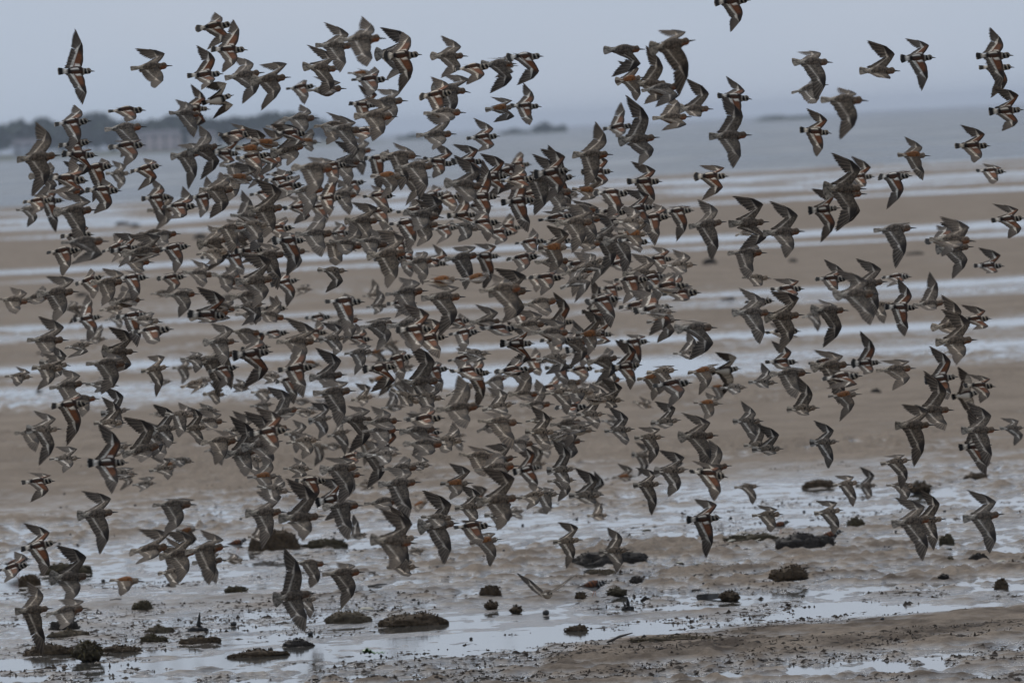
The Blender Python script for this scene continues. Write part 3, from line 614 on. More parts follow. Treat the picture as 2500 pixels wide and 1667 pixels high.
def wing_angles(f):
    return math.radians(6 + 36 * f), math.radians(4 + 74 * f)
def wing_tip(sp, f):
    al, be = wing_angles(f); a, b_ = SP[sp]['a'], SP[sp]['b']
    return a * math.cos(al) + b_ * math.cos(be), a * math.sin(al) - b_ * math.sin(be)
SH = A3([.125, .112, .05])                                     # shoulder of the left wing
def build_wing(sp, f, phi, curve, twist, rng):
    """left wing in bird units: covert arm (joins the body) and the flight-feather fan"""
    P = PAL[sp]; a, b_ = SP[sp]['a'], SP[sp]['b']
    al, be = wing_angles(f)
    W = A3([a * math.cos(al), a * math.sin(al)]); hd = A3([math.cos(be), -math.sin(be)])
    ptot = W[0] + b_ * math.cos(be)
    th_hand = math.atan2(hd[0], -hd[1])                          # angle from straight back
    a0 = min(.45, th_hand - .85); mb = be - .30; mh = A3([math.cos(mb), -math.sin(mb)]); tip_ = W + hd * b_
    pt = np.linspace(-.1, 1.3, 60) * max(ptot, .5)
    ang = phi + curve * (np.clip(pt / max(ptot, .3), 0, 1.2) - .5)
    dy = np.concatenate([[0], np.cumsum(np.cos(ang[:-1]) * np.diff(pt))]); dz = np.concatenate([[0], np.cumsum(np.sin(ang[:-1]) * np.diff(pt))])
    y0, z0 = np.interp(0, pt, dy), np.interp(0, pt, dz)
    def M(p, q, h):
        p = np.asarray(p, float); q = np.asarray(q, float)
        an = np.interp(p, pt, ang); h = h + twist * q * np.clip(.25 + p / .5, 0, 1)
        return np.stack([SH[0] + q, SH[1] + np.interp(p, pt, dy) - y0 - np.sin(an) * h, SH[2] + np.interp(p, pt, dz) - z0 + np.cos(an) * h], -1)
    # arm / coverts
    ns = 13; st = []
    for i in range(ns):
        u = i / (ns - 1)
        if u < .6:
            k = u / .6; c = W * k + A3([-.035 * (1 - k) ** 4, 0]); ch = .235 + (.155 - .235) * k; d = A3([math.sin(a0 * k), -math.cos(a0 * k)]); fw = .012 + .03 * math.sin(math.pi * min(1, k))
        else:
            k = (u - .6) / .4; c = W + (mh * (b_ * .30 * min(1, k * 1.8)) + hd * (b_ * .26 * max(0, k - .55) / .45)); ch = .155 * (1 - k) ** .8 + .012
            dirb = A3([math.sin(a0), -math.cos(a0)]); d = dirb * (1 - k) + hd * k; d /= np.linalg.norm(d); fw = .018 * (1 - k) + .004
        nrm = A3([-d[1], d[0]]) * 0
        st.append((c - d * fw, c + d * ch, k if u >= .6 else 0, u))
    sec = [(0, 0), (.12, .016), (.35, .022), (.65, .013), (.87, .007), (1, .003), (.65, -.004), (.35, -.008), (.12, -.007)]
    V = []; Cc = []
    wig = rng.uniform(-.01, .01)
    for (A, B, kh, u) in st:
        th = 1.0 - .65 * u
        for (s, h) in sec:
            pq = A + (B - A) * s
            V.append((pq[0], pq[1], h * th))
            top = h >= 0
            c = A3(P['cov'])
            if s < .3: c = c * .45 + A3(P['lead']) * .55
            if u > .52: c = mixv(c, P['hand'], A3((u - .52) / .12))
            mo = P['mot'] * (.8 if s > .2 else .4) * (1 - sstep(.5, .65, u))
            if sp == 't':
                if u < .12 and .3 < s < .7: c = A3(P['bar']); mo = 0
                elif s < .3: c = A3((.05, .036, .03))
                mo *= .8
            if s >= 1: c = A3(P['bar']) if P['barw'] > .2 else mixv(c, P['bar'], A3(.55)); mo = .0
            if not top and s < 1: c = A3((.36, .33, .30)); mo = .2
            Cc.append((*c, mo))
    V = A3(V); VA = M(V[:, 0], V[:, 1], V[:, 2]); m_ = len(sec); FA = []
    for i in range(ns - 1):
        for j in range(m_):
            FA.append((i * m_ + j, i * m_ + (j + 1) % m_, (i + 1) * m_ + (j + 1) % m_, (i + 1) * m_ + j))
    FA.append(tuple(range((ns - 1) * m_, ns * m_)))
    # flight feathers
    base = []; dr = []; ln = []; wd = []
    n2 = 12; n1 = 10
    for i in range(n2):
        k = i / n2; an = a0 * k - .02
        base.append(W * k - A3([0, .03 * (1 - k)])); dr.append((math.sin(an), -math.cos(an))); ln.append(.385 - .03 * k + (.03 if i < 2 else 0)); wd.append(.056)
    ob = W + mh * (b_ * .30); ov = tip_ - ob; ol = np.linalg.norm(ov); oa = math.atan2(ov[0], -ov[1])
    for i in range(n1):
        k = i / (n1 - 1); an = a0 + (oa - a0) * k ** .75
        base.append(W + mh * (b_ * .30 * k)); dr.append((math.sin(an), -math.cos(an)))
        ln.append(.355 + (ol - .355) * k ** 1.0); wd.append(.060 - .014 * k)
    base = A3(base); dr = A3(dr); ln = A3(ln) * (1 + rng.uniform(-.03, .03, len(ln))); wd = A3(wd)
    nf = len(ln); pr = np.stack([-dr[:, 1], dr[:, 0]], -1)      # towards the leading edge / tip
    VF = []; CF = []; FF = []
    isp = np.concatenate([np.zeros(n2), np.ones(n1)]); kk = np.concatenate([np.arange(n2) / n2, np.arange(n1) / (n1 - 1)])
    jit = rng.uniform(.85, 1.15, nf) * np.where(np.arange(nf) % 2 == 0, .55, 1.5); bw = P['barw'] * .45
    for i in range(nf):
        o = len(VF); hz = -.002 - .0011 * (nf - i) * .35
        cf = (.235 - .08 * kk[i]) / ln[i] * .96 if not isp[i] else (.155 * (1 - kk[i]) ** .8 + .03) / ln[i]
        bs = (1.0 if not isp[i] else 1 - .8 * kk[i] ** 1.5) * rng.uniform(.45, 1)
        t1 = min(.7, cf + bw * .6 * (1 if not isp[i] else 1.25 - .5 * kk[i])); t2 = min(.8, t1 + .07)
        for (tt_, ww, q_) in ((0, .45, 1.), (t1, .85, 1.), (t2, .92, .1), (.88, 1.0, 0.)):
            for sgn in (-1, 0, 1):
                pq = base[i] + dr[i] * ln[i] * tt_ + pr[i] * (sgn * wd[i] * ww * .5)
                VF.append((pq[0], pq[1], hz + .0016 * (1 - abs(sgn)) - .0012 * sgn - .012 * tt_ * tt_))
                fc = A3(P['fea']) * jit[i]
                c = fc * .75 if sgn == 1 else (mixv(fc, P['edge'], A3((.8 if i % 2 else .25) if isp[i] else (.6 if i % 2 else .2))) if sgn == 0 else fc)
                if isp[i] and tt_ > .85: c = mixv(c, P['hand'], A3(.4))
                c = mixv(c, P['bar'], A3(bs * q_ * (1. if sgn < 1 else .8)))
                CF.append((*c, .15))
        pq = base[i] + dr[i] * ln[i]; VF.append((pq[0], pq[1], hz - .014)); CF.append((*mixv(A3(P['hand']), P['edge'], A3(.25 if not isp[i] else .05)), .1))
        for r_ in (0, 1, 2):
            q = o + 3 * r_
            FF += [(q, q + 3, q + 4, q + 1), (q + 1, q + 4, q + 5, q + 2)]
        FF += [(o + 9, o + 12, o + 10), (o + 10, o + 12, o + 11)]
    VF = A3(VF); VF = M(VF[:, 0], VF[:, 1], VF[:, 2])
    return VA, FA, A3(Cc), VF, FF, A3(CF)

def build_tail(sp, spread, rng):
    P = PAL[sp]; V = []; F = []; Cc = []; n = 10
    for i in range(n):
        k = (i / (n - 1) - .5) * 2; an = k * spread; o = len(V)
        base = A3([-.235 - .01 * abs(k), .048 * k]); d = A3([-math.cos(an), math.sin(an)]); ln = .262 - .012 * abs(k); pr = A3([-d[1], d[0]])
        for tt_, ww in ((0, .5), (.3, .75), (.55, .95), (.86, 1.05), (1.0, .7)):
            for sg in (-1, 1):
                pq = base + d * ln * tt_ + pr * sg * .028 * ww * (1 + spread * .5)
                V.append((pq[0], pq[1], .024 + .0012 * i - .010 * tt_ + .0016 * sg))
                if sp == 't':
                    c = P['belly'] if tt_ < .5 else P['tail']
                    if tt_ == 1.0 and rng.random() < .7: c = (.5, .48, .46)
                    mo = 0
                elif sp == 'k':
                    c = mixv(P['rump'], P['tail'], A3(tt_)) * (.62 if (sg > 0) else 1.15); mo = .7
                else:
                    c = P['rump'] if abs(k) < .4 else mixv(P['belly'], P['tail'], A3(.3 + .4 * tt_)); mo = .1
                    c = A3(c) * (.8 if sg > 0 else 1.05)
                Cc.append((*c, mo))
        for r_ in range(4): q = o + 2 * r_; F.append((q, q + 1, q + 3, q + 2))
    return A3(V), F, A3(Cc)

BILL = {}; EYE = {}
for sp in SP:
    n, rr = 8, [(0, .024), (.35, .016), (.8, .010), (1, .003)]
    bl = SP[sp]['bill'] + .012; V = []; F = []
    for (u, r_) in rr:
        for j in range(n): V.append((.5 - bl + bl * u, r_ * math.cos(2 * math.pi * j / n), .022 + r_ * math.sin(2 * math.pi * j / n) - .012 * u * u))
    for i in range(3):
        for j in range(n): F.append((i * n + j, i * n + (j + 1) % n, (i + 1) * n + (j + 1) % n, (i + 1) * n + j))
    F += [tuple(range(n))[::-1], tuple(range(3 * n, 4 * n))]
    BILL[sp] = (A3(V), F)
    V = []; F = []
    for i in range(5):
        for j in range(6):
            ph = math.pi * i / 4; V.append((.0105 * math.sin(ph) * math.cos(j * math.pi / 3), .006 * math.cos(ph), .0105 * math.sin(ph) * math.sin(j * math.pi / 3)))
    for i in range(4):
        for j in range(6): F.append((i * 6 + j, i * 6 + (j + 1) % 6, (i + 1) * 6 + (j + 1) % 6, (i + 1) * 6 + j))
    EYE[sp] = mesh('eye', A3(V) * SP[sp]['L'], F); EYE[sp].materials.append(horn)
BILLM = {}
for sp in SP:
    BILLM[sp] = mesh('bill', BILL[sp][0] * SP[sp]['L'], BILL[sp][1]); BILLM[sp].materials.append(horn)

def make_bird(sp, wl, wr, mat, scale, rng, spread=None):
    """wl, wr: (fold, elevation, curve, twist) of left and right wing"""
    s = SP[sp]; L_ = s['L']
    root = empty(s['name']); root.matrix_world = mat @ Matrix.Scale(scale, 4)
    V, F, c4 = BODY[(sp, [.35, .7, 1.0][rng.integers(3)])]
    V = V.copy(); c4 = c4.copy(); F = list(F)
    fans = []
    for sd_, w in ((1, wl), (-1, wr)):
        VA, FA, CA, VF, FF, CF = build_wing(sp, *w, rng)
        if sd_ < 0:
            VA = VA * A3([1, -1, 1]); VF = VF * A3([1, -1, 1]); FA = [q[::-1] for q in FA]; FF = [q[::-1] for q in FF]
        o = len(V); V = np.concatenate([V, VA]); c4 = np.concatenate([c4, CA]); F += [tuple(i + o for i in q) for q in FA]
        fans.append((VF, FF, CF))
    dim = rng.uniform(.6, .92); warm = rng.uniform(-.05, .06)
    tone = A3([dim * (1.13 + warm), dim, dim * (.84 - warm), 1])
    link('body', mesh('body', V * L_, F, c4 * tone), plum, root)
    for (VF, FF, CF) in fans: link('flight_feathers', mesh('flight_feathers', VF * L_, FF, CF * tone, smooth=False), plum, root)
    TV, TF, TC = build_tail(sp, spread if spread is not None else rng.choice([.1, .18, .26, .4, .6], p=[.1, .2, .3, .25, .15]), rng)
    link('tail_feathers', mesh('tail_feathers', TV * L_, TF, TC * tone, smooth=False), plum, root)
    link('bill', BILLM[sp], None, root)
    hx = (.5 - s['bill'] - .365) * (.315 - .1) / .265 + .315
    for sg in (-1, 1):
        e = link('eye', EYE[sp], None, root); e.location = (hx * L_, sg * .047 * s['g'] * L_, .042 * L_)
    return root

RAW = """
t 140 176 232 175 189 73 193 258
k 318 170 422 162 315 114 381 219
t 132 306 224 297 171 255 182 373
t 263 274 357 271 271 263 315 308
k 254 319 359 311 248 317 294 394
t 476 73 572 61 522 25 507 127
t 514 122 606 124 563 46 550 183
t 456 187 546 182 480 108 492 221
t 440 262 514 268 464 208 442 322
v 492 254 572 233 498 228 507 280
k 422 278 498 283 446 239 455 340
k 548 193 647 178 574 134 588 259
k 610 199 712 190 611 155 649 271
t 708 218 773 212 748 191 744 262
k 736 164 834 172 755 117 765 238
k 769 113 871 115 796 53 825 183
k 748 224 847 218 753 191 800 243
k 687 294 781 290 725 252 733 340
k 821 101 944 96 878 36 903 172
t 934 139 1031 135 980 75 976 230
k 913 134 1012 132 928 69 - -
t 857 197 950 197 911 158 903 243
d 851 180 917 185 859 168 874 205
t 853 254 926 260 865 208 884 298
k 895 252 997 248 919 209 943 312
k 863 285 972 287 883 238 922 354
t 840 327 932 323 851 308 886 354
k 1049 139 1144 139 1076 86 1077 197
k 1052 212 1150 228 1068 173 1080 308
t 1022 239 1112 227 1040 189 1075 294
t 1110 172 1203 164 1121 162 1144 220
k 1173 159 1263 157 1192 142 1194 234
k 1033 279 1139 277 1043 270 1081 314
k 1015 333 1116 329 1035 272 1060 369
t 1138 340 1222 334 1157 288 1165 377
d 1184 270 1263 262 1192 243 1198 306
t 1234 143 1328 139 1263 132 1258 216
t 1244 260 1323 262 1278 201 1313 311
d 1198 164 1266 162 1221 136 1207 193
k 1472 125 1576 122 1494 113 1485 188
d 1501 201 1577 189 1508 153 1555 251
k 1546 205 1638 206 1577 114 - -
k 1584 122 1699 99 1604 73 1657 241
t 1471 317 1550 308 1515 247 1512 340
k 1508 346 1612 336 1532 235 1550 403
k 1592 291 1690 287 1661 231 1610 330
k 1565 224 1670 212 1611 210 1598 277
t 1743 8 1834 2 1779 -65 1785 80
t 1750 235 1837 244 1780 187 1801 310
k 1653 267 1743 268 1670 193 1709 287
k 1730 335 1837 331 1762 235 1789 415
k 1932 154 2035 154 1966 120 1978 253
t 1951 318 2031 327 1962 263 2000 385
k 2097 175 2199 175 2104 96 2149 189
t 2197 145 2285 142 2193 94 2257 225
k 1982 246 2121 248 2049 208 2048 347
k 1932 229 2024 208 2016 173 2037 250
t 2382 139 2475 137 2420 67 2438 221
t 2389 167 2477 166 2395 156 2418 245
t 2413 274 2500 269 2421 216 - -
t 2330 358 2419 358 2347 305 2374 402
k 40 392 151 380 73 300 92 482
t 150 377 240 382 187 361 159 436
t 263 362 358 356 277 341 303 415
t 194 413 282 407 227 386 238 498
t 317 421 397 405 337 389 347 470
s 261 425 322 425 277 388 287 464
k 69 432 156 432 118 392 90 482
t 60 430 217 443 153 386 105 474
t 147 445 217 443 153 386 136 484
t 206 466 298 468 241 434 237 531
k 117 470 208 468 155 442 205 497
t 90 491 159 491 117 432 162 570
t 55 495 132 491 58 474 88 530
s 53 514 103 514 74 499 61 560
k 129 520 239 514 136 471 210 598
t 146 579 231 574 169 537 191 633
t 344 487 423 482 373 436 389 551
t 394 507 486 506 430 455 430 544
k 130 596 267 591 131 583 174 654
t 268 614 346 604 267 573 293 654
k 315 606 394 600 305 569 335 654
k 417 384 502 374 419 352 469 463
k 465 371 543 355 484 306 495 459
t 532 331 623 330 554 302 572 359
t 528 373 589 378 529 312 532 401
d 574 363 656 367 580 294 601 382
t 574 389 660 380 629 361 624 442
t 664 327 754 329 702 302 675 365
k 660 377 754 355 653 307 715 403
t 656 380 712 386 677 357 677 417
d 738 346 786 350 769 311 771 377
k 765 311 863 308 796 275 815 361
k 698 411 828 415 740 375 763 489
k 807 399 890 396 786 348 790 394
k 485 466 583 465 528 422 519 542
d 545 430 631 442 549 391 562 451
k 526 442 620 440 524 424 593 503
t 643 443 727 438 673 407 687 491
t 650 428 723 424 700 415 712 445
t 656 463 746 453 738 422 689 499
k 603 516 704 507 608 440 671 581
k 702 472 803 463 738 445 754 537
t 708 509 765 507 708 478 708 554
k 719 574 825 572 775 514 796 635
t 765 487 842 484 815 417 823 531
k 572 528 648 531 606 465 591 568
s 572 549 664 553 605 528 610 598
k 572 566 666 566 601 547 612 625
t 570 614 650 610 570 568 585 644
t 744 510 819 507 777 487 792 551
t 886 388 964 388 962 363 936 472
k 964 411 1071 407 991 386 1022 493
d 903 432 993 431 917 449 934 491
t 884 482 967 480 915 451 932 530
k 970 442 1054 434 993 422 1001 503
t 1099 396 1186 397 1116 349 1138 443
k 1082 448 1190 459 1105 377 1156 499
t 1161 437 1246 430 1172 378 1184 487
t 1022 482 1094 474 1047 453 1050 565
t 1079 487 1131 480 1108 459 1100 522
t 1142 505 1205 505 1169 472 1158 539
t 1090 528 1169 526 1119 466 1089 561
t 1135 547 1225 545 1184 512 1181 598
k 840 541 934 541 840 491 888 602
t 892 522 966 514 924 491 936 568
t 966 520 1054 515 1012 480 993 549
k 993 547 1082 551 983 485 1027 600
t 949 549 1037 545 982 526 993 616
k 840 407 885 404 821 384 851 463
k 802 476 882 478 817 434 848 530
k 859 587 959 602 892 553 917 635
s 1098 547 1177 564 1127 533 1123 598
t 1301 428 1397 417 1314 363 1338 494
k 1271 439 1372 439 1281 380 1329 529
t 1220 445 1310 439 1258 401 1245 475
t 1222 496 1313 489 1258 399 1289 569
t 1199 424 1283 409 1220 403 1222 479
k 1396 380 1499 379 1437 298 1450 461
t 1529 445 1618 445 1546 393 1576 510
t 1446 474 1542 475 1449 461 1486 544
s 1352 485 1419 475 1384 449 1355 489
k 1367 510 1468 515 1347 500 1393 569
t 1313 540 1405 529 1315 517 1315 557
k 1355 546 1460 544 1347 500 1411 623
k 1435 580 1523 578 1439 517 1466 670
t 1451 519 1536 521 1468 483 1494 542
s 1489 553 1525 536 1510 521 1506 555
d 1508 571 1590 574 1520 523 1548 605
t 1555 534 1641 531 1582 496 1629 603
t 1256 596 1336 590 1296 553 1302 622
t 1323 593 1402 589 1332 555 1376 582
d 1313 606 1399 605 1323 553 1355 668
t 1234 635 1322 627 1273 607 1273 677
k 1304 643 1401 639 1334 609 1344 677
t 1370 647 1455 647 1380 614 1409 698
t 1506 588 1589 594 1536 574 1567 624
t 1482 649 1548 639 1501 588 1531 668
t 1580 632 1647 635 1587 599 1620 677
t 1692 433 1780 432 1702 402 1714 490
t 1617 519 1696 515 1623 504 1654 592
k 1681 555 1775 542 1701 485 1741 637
k 1777 548 1879 542 1778 470 1799 606
s 1804 574 1856 555 1806 567 1808 586
k 1862 571 1966 566 1869 497 1935 634
k 1775 620 1874 619 1829 588 1855 687
t 1972 515 2052 508 1979 465 2004 590
k 2008 460 2116 462 2031 369 2042 563
s 1615 651 1703 648 1640 606 1665 677
d 2190 380 2273 382 2218 334 2245 445
t 2142 434 2229 431 2157 419 2173 514
t 2073 433 2137 433 2055 384 2106 464
k 2014 475 2117 475 2058 433 2038 567
t 2381 418 2458 422 2397 395 2444 457
k 2132 565 2238 558 2144 550 2193 660
k 2268 586 2383 591 2281 523 2348 611
k 2283 609 2378 603 2296 546 2319 677
t 2256 593 2357 582 2296 548 2291 637
t 2376 650 2453 651 2385 606 2407 670
t 2418 540 2504 534 2421 503 - -
t 112 619 201 612 134 606 162 679
k 89 719 194 713 92 671 146 789
k 92 728 136 723 104 694 101 746
t 247 617 323 594 267 572 283 644
k 296 621 407 612 306 570 281 646
t 182 696 256 675 233 648 231 732
k 220 692 312 690 237 654 266 751
t 384 612 467 602 405 589 430 671
t 283 682 365 679 273 664 358 742
t 381 682 457 677 386 667 407 726
s 367 719 425 713 403 711 377 732
k 304 642 377 642 323 631 365 673
k 266 744 354 732 306 694 325 755
k 2 732 79 740 21 694 59 774
s 164 755 207 749 174 736 165 802
t 178 782 252 774 224 717 212 837
k 65 832 169 832 76 771 143 874
t 281 776 369 770 306 753 346 851
t 322 813 425 805 358 791 390 846
s 279 776 398 788 382 761 358 742
s 243 759 308 751 249 728 266 778
s 266 780 308 767 281 763 293 809
s 227 830 264 828 241 791 252 843
k 247 858 337 860 247 770 270 914
k 495 596 566 584 504 554 509 663
s 477 623 566 615 488 612 515 656
t 526 625 562 619 517 612 513 663
k 455 667 530 675 467 632 505 709
t 547 629 612 621 570 568 593 675
k 610 627 706 623 631 593 673 713
t 662 589 750 589 693 560 694 675
k 715 617 757 615 729 598 704 675
t 677 694 733 684 693 663 698 755
s 712 709 766 708 727 692 727 725
s 774 661 851 663 815 654 793 719
k 574 690 679 681 585 623 618 751
t 537 702 612 690 559 648 582 717
k 561 728 654 717 572 702 631 799
s 572 753 650 742 599 732 597 801
k 574 770 662 767 585 744 624 797
t 650 755 704 755 656 719 677 790
k 643 767 704 782 675 717 698 782
t 453 767 559 774 463 684 490 791
k 411 723 488 719 425 703 440 782
k 461 782 572 761 517 761 478 807
k 494 837 585 835 511 786 562 895
k 570 811 645 816 574 799 627 847
t 643 816 708 814 666 807 666 832
k 674 837 782 835 676 782 727 885
s 777 830 851 824 783 788 815 870
t 593 855 662 847 559 807 631 874
k 894 627 1005 617 903 560 982 702
t 911 637 993 629 962 594 944 675
t 1031 633 1096 649 1047 594 1077 667
k 1005 644 1068 635 1012 612 1035 700
k 1085 635 1177 623 1098 599 1144 709
t 1154 625 1224 627 1158 593 1179 719
k 940 721 1047 711 967 675 1018 780
d 1020 690 1127 683 1056 675 1094 703
k 1027 730 1138 726 1041 698 1069 826
t 792 738 892 739 840 711 844 816
s 894 751 953 747 914 705 922 772
k 879 802 970 788 880 782 917 858
k 943 799 1048 789 942 744 1020 851
t 964 807 1064 804 974 740 1031 857
t 840 826 911 831 865 788 851 847
k 1146 790 1232 786 1147 746 1209 809
t 1094 818 1175 811 1123 790 1154 860
t 1091 788 1154 784 1115 763 1085 811
k 1192 719 1299 711 1206 659 1228 791
t 961 600 1012 598 978 585 1008 656
t 974 631 1031 640 1024 602 999 682
k 1167 713 1287 704 1220 664 1228 790
t 1289 679 1380 681 1338 656 1329 727
k 1268 748 1372 734 1300 729 1334 780
s 1365 710 1447 668 1401 662 1390 746
k 1369 666 1462 660 1386 620 1422 727
t 1426 740 1519 730 1443 717 1486 807
k 1519 671 1616 668 1531 620 1586 755
t 1497 685 1590 685 1536 658 1538 746
t 1508 753 1605 744 1523 710 1527 767
t 1534 763 1645 750 1607 702 1561 826
s 1557 767 1651 763 1595 742 1578 780
d 1578 788 1662 782 1605 765 1607 843
t 1607 704 1691 700 1643 660 1651 738
k 1294 814 1401 815 1300 777 1334 854
t 1317 833 1402 830 1359 763 1367 873
d 1405 818 1481 814 1414 744 1454 864
t 1428 814 1501 818 1439 750 1409 839
t 1510 837 1588 835 1500 814 1567 908
t 1382 856 1454 854 1403 782 1409 898
t 1254 772 1313 769 1285 755 1298 807
t 1169 803 1266 805 1220 782 1224 822
t 1220 839 1307 839 1233 788 1226 904
s 1268 887 1395 868 1315 877 1310 927
k 1447 885 1519 873 1489 847 1454 940
t 1491 898 1569 891 1475 826 1550 950
t 1395 906 1454 900 1430 887 1420 938
t 1329 900 1407 896 1384 866 1393 944
k 1277 910 1315 900 1287 891 1292 957
s 1451 908 1519 902 1473 894 1481 950
s 1578 912 1656 904 1588 896 1611 967
t 1355 788 1405 788 1350 708 1397 795
s 1811 679 1884 681 1829 668 1847 705
t 1879 708 1965 707 1885 677 1914 734
t 1989 683 2073 683 2008 634 2040 715
k 2017 723 2149 719 2044 658 2113 799
t 1615 721 1713 716 1661 694 1656 744
t 1560 704 1683 700 1640 662 1657 715
k 1785 765 1890 765 1813 705 1843 845
t 1842 738 1893 736 1865 723 1859 750
k 1865 776 1965 769 1866 715 1910 856
t 1866 814 1957 810 1901 784 1939 822
k 1977 759 2073 759 2011 734 2005 853
s 1958 776 2015 765 1985 763 1996 815
k 1644 805 1753 801 1665 788 1672 886
s 1643 864 1717 866 1676 809 1695 881
d 1678 912 1762 902 1691 896 1720 967
v 1739 908 1810 900 1733 839 1770 915
t 1867 885 1950 886 1888 829 1920 902
k 1878 915 1981 912 1905 891 1943 978
s 1826 934 1900 936 1856 884 1869 940
k 1977 898 2082 891 1991 854 2052 990
t 1972 889 2052 881 1985 877 1998 902
t 2002 927 2107 919 2019 910 2015 961
s 1758 948 1826 947 1781 931 1792 965
k 2075 698 2168 688 2069 638 2158 781
t 2155 679 2227 677 2172 666 2175 706
t 2159 750 2243 753 2190 679 2214 823
s 2113 750 2184 744 2159 738 2165 795
k 2239 746 2315 740 2265 663 2291 755
k 2271 801 2369 797 2298 719 2336 809
k 2283 837 2387 830 2277 760 2347 886
t 2340 783 2422 779 2338 747 2363 811
t 2077 888 2153 886 2099 798 2113 914
k 2138 907 2237 900 2146 879 2172 957
t 2256 929 2341 920 2268 848 2315 974
t 2350 942 2432 945 2349 914 2382 988
s 2329 856 2357 847 2331 843 2334 895
s 76 899 164 901 91 865 109 957
s 95 886 173 894 107 840 155 928
k 120 949 214 936 139 901 187 1003
k 209 890 320 890 239 859 253 970
t 124 993 220 985 164 955 169 1090
s 208 939 291 943 231 928 238 966
s 157 851 229 840 178 832 172 879
s 344 908 415 895 352 868 387 968
s 366 934 423 932 403 924 379 943
s 57 1049 151 1048 82 1006 94 1137
k 53 1058 122 1054 59 1047 103 1108
s 120 1122 199 1119 131 1088 159 1156
s 228 1035 308 1033 244 970 279 1043
k 298 1112 403 1085 285 1009 382 1119
t 206 1131 315 1130 240 1034 270 1203
s 231 1121 324 1085 216 1106 289 1117
s 365 1052 440 1043 363 981 432 1089
s 367 1012 420 1008 384 1003 381 1016
k 390 1087 432 1081 398 1054 403 1127
d 384 1137 442 1135 356 1117 415 1165
s 11 920 82 922 29 897 53 949
s 440 878 512 878 465 858 473 917
s 429 899 476 899 440 871 444 939
s 465 932 523 929 482 917 481 955
s 440 947 503 930 469 932 459 965
s 494 963 555 965 511 934 528 991
s 610 993 671 987 610 961 649 1012
t 557 871 668 859 597 821 598 958
k 515 873 585 863 539 840 561 955
t 506 909 585 897 532 894 543 958
s 629 920 691 920 643 905 645 944
t 677 905 773 897 714 840 746 974
t 689 932 746 922 708 917 725 991
k 754 924 849 915 761 852 832 945
d 742 884 788 895 740 878 777 905
k 763 962 870 955 779 926 838 1043
s 714 1008 777 1008 723 993 765 1018
s 712 980 763 982 738 972 758 991
s 752 1029 817 1018 727 991 788 1072
k 471 1029 555 1031 453 994 547 1052
s 469 1003 539 1005 494 980 517 1008
k 549 1056 627 1047 538 1010 599 1081
t 605 1062 708 1050 618 995 689 1108
k 489 1082 591 1077 467 1056 562 1140
k 589 1094 691 1077 589 1007 666 1138
s 498 1103 555 1089 517 1087 539 1140
s 693 1060 758 1064 712 1023 727 1108
s 698 1083 784 1074 723 1058 738 1127
s 761 1087 807 1096 765 1079 765 1140
s 578 1127 654 1123 612 1102 631 1165
s 800 1066 861 1050 832 1031 842 1112
s 411 1121 476 1129 440 1115 451 1146
s 402 1012 482 1015 429 980 444 1071
k 656 1039 712 1050 666 1033 689 1060
s 840 865 917 859 859 840 878 917
t 932 882 1012 871 962 851 1001 932
k 978 938 1084 929 997 840 1043 1008
s 857 978 917 968 861 936 917 989
d 901 930 959 920 932 917 922 985
s 930 997 991 993 955 951 953 1010
s 953 943 1003 930 974 911 982 989
s 953 939 1031 989 970 920 980 989
k 886 1035 983 1028 918 987 943 1054
k 829 1024 920 1026 850 991 850 1108
t 884 903 974 895 897 886 874 962
t 989 1027 1087 1022 1024 989 1054 1049
k 974 1056 1075 1047 982 1015 1012 1117
k 1060 1003 1182 993 1114 914 1163 1049
t 1125 917 1202 910 1154 869 1165 1006
s 1117 863 1200 865 1123 857 1129 890
s 1089 968 1165 939 1138 932 1146 982
s 1177 1003 1261 985 1190 947 1232 1024
s 1184 966 1240 962 1215 947 1198 978
s 1050 1073 1138 1079 1094 1027 1108 1111
s 1087 1064 1141 1063 1115 1037 1121 1104
k 982 1085 1094 1087 953 1064 1031 1123
t 920 1089 974 1100 917 1029 951 1140
d 878 1083 926 1085 897 1056 894 1138
s 895 1114 982 1108 903 1089 947 1140
t 1005 1066 1082 1056 1012 1050 1008 1089
t 817 1123 894 1112 844 1089 851 1140
k 1179 1135 1265 1115 1168 1093 1215 1175
t 1205 909 1299 903 1242 869 1226 903
s 1330 963 1410 956 1359 936 1375 1016
s 1372 963 1461 958 1399 936 1426 988
s 1451 972 1525 979 1466 915 1475 998
k 1275 990 1355 988 1304 923 1325 1005
t 1352 997 1441 995 1401 963 1414 1018
t 1323 948 1384 946 1346 913 1376 944
s 1467 1028 1523 1035 1470 1007 1515 1035
s 1475 1054 1551 1048 1487 995 1525 1088
s 1548 1070 1624 1067 1557 1043 1580 1134
s 1588 1035 1664 1026 1586 980 1641 1037
t 1592 944 1691 936 1641 927 1630 999
k 1165 1030 1277 1035 1195 1001 1233 1102
s 1281 1056 1361 1055 1300 990 1342 1098
s 1283 1030 1359 1022 1300 1016 1315 1035
k 1342 1039 1430 1030 1367 1014 1378 1100
s 1365 1043 1456 1054 1388 1022 1405 1052
t 1254 1153 1325 1138 1237 1083 1321 1195
s 1289 1136 1338 1131 1292 1083 1308 1153
s 1334 1150 1409 1144 1349 1075 1380 1195
s 1336 1176 1408 1172 1363 1159 1363 1228
s 1264 1220 1338 1203 1279 1190 1300 1247
s 1296 1209 1369 1207 1323 1186 1338 1258
s 1388 1211 1475 1209 1388 1144 1437 1228
s 1422 1190 1475 1209 1418 1136 1458 1237
d 1496 1167 1555 1163 1490 1135 1531 1179
s 1545 1186 1618 1181 1547 1144 1592 1258
s 1595 1153 1683 1146 1599 1104 1637 1214
s 1321 1102 1355 1089 1321 1104 1338 1123
k 1199 1058 1243 1018 1220 1005 1224 1047
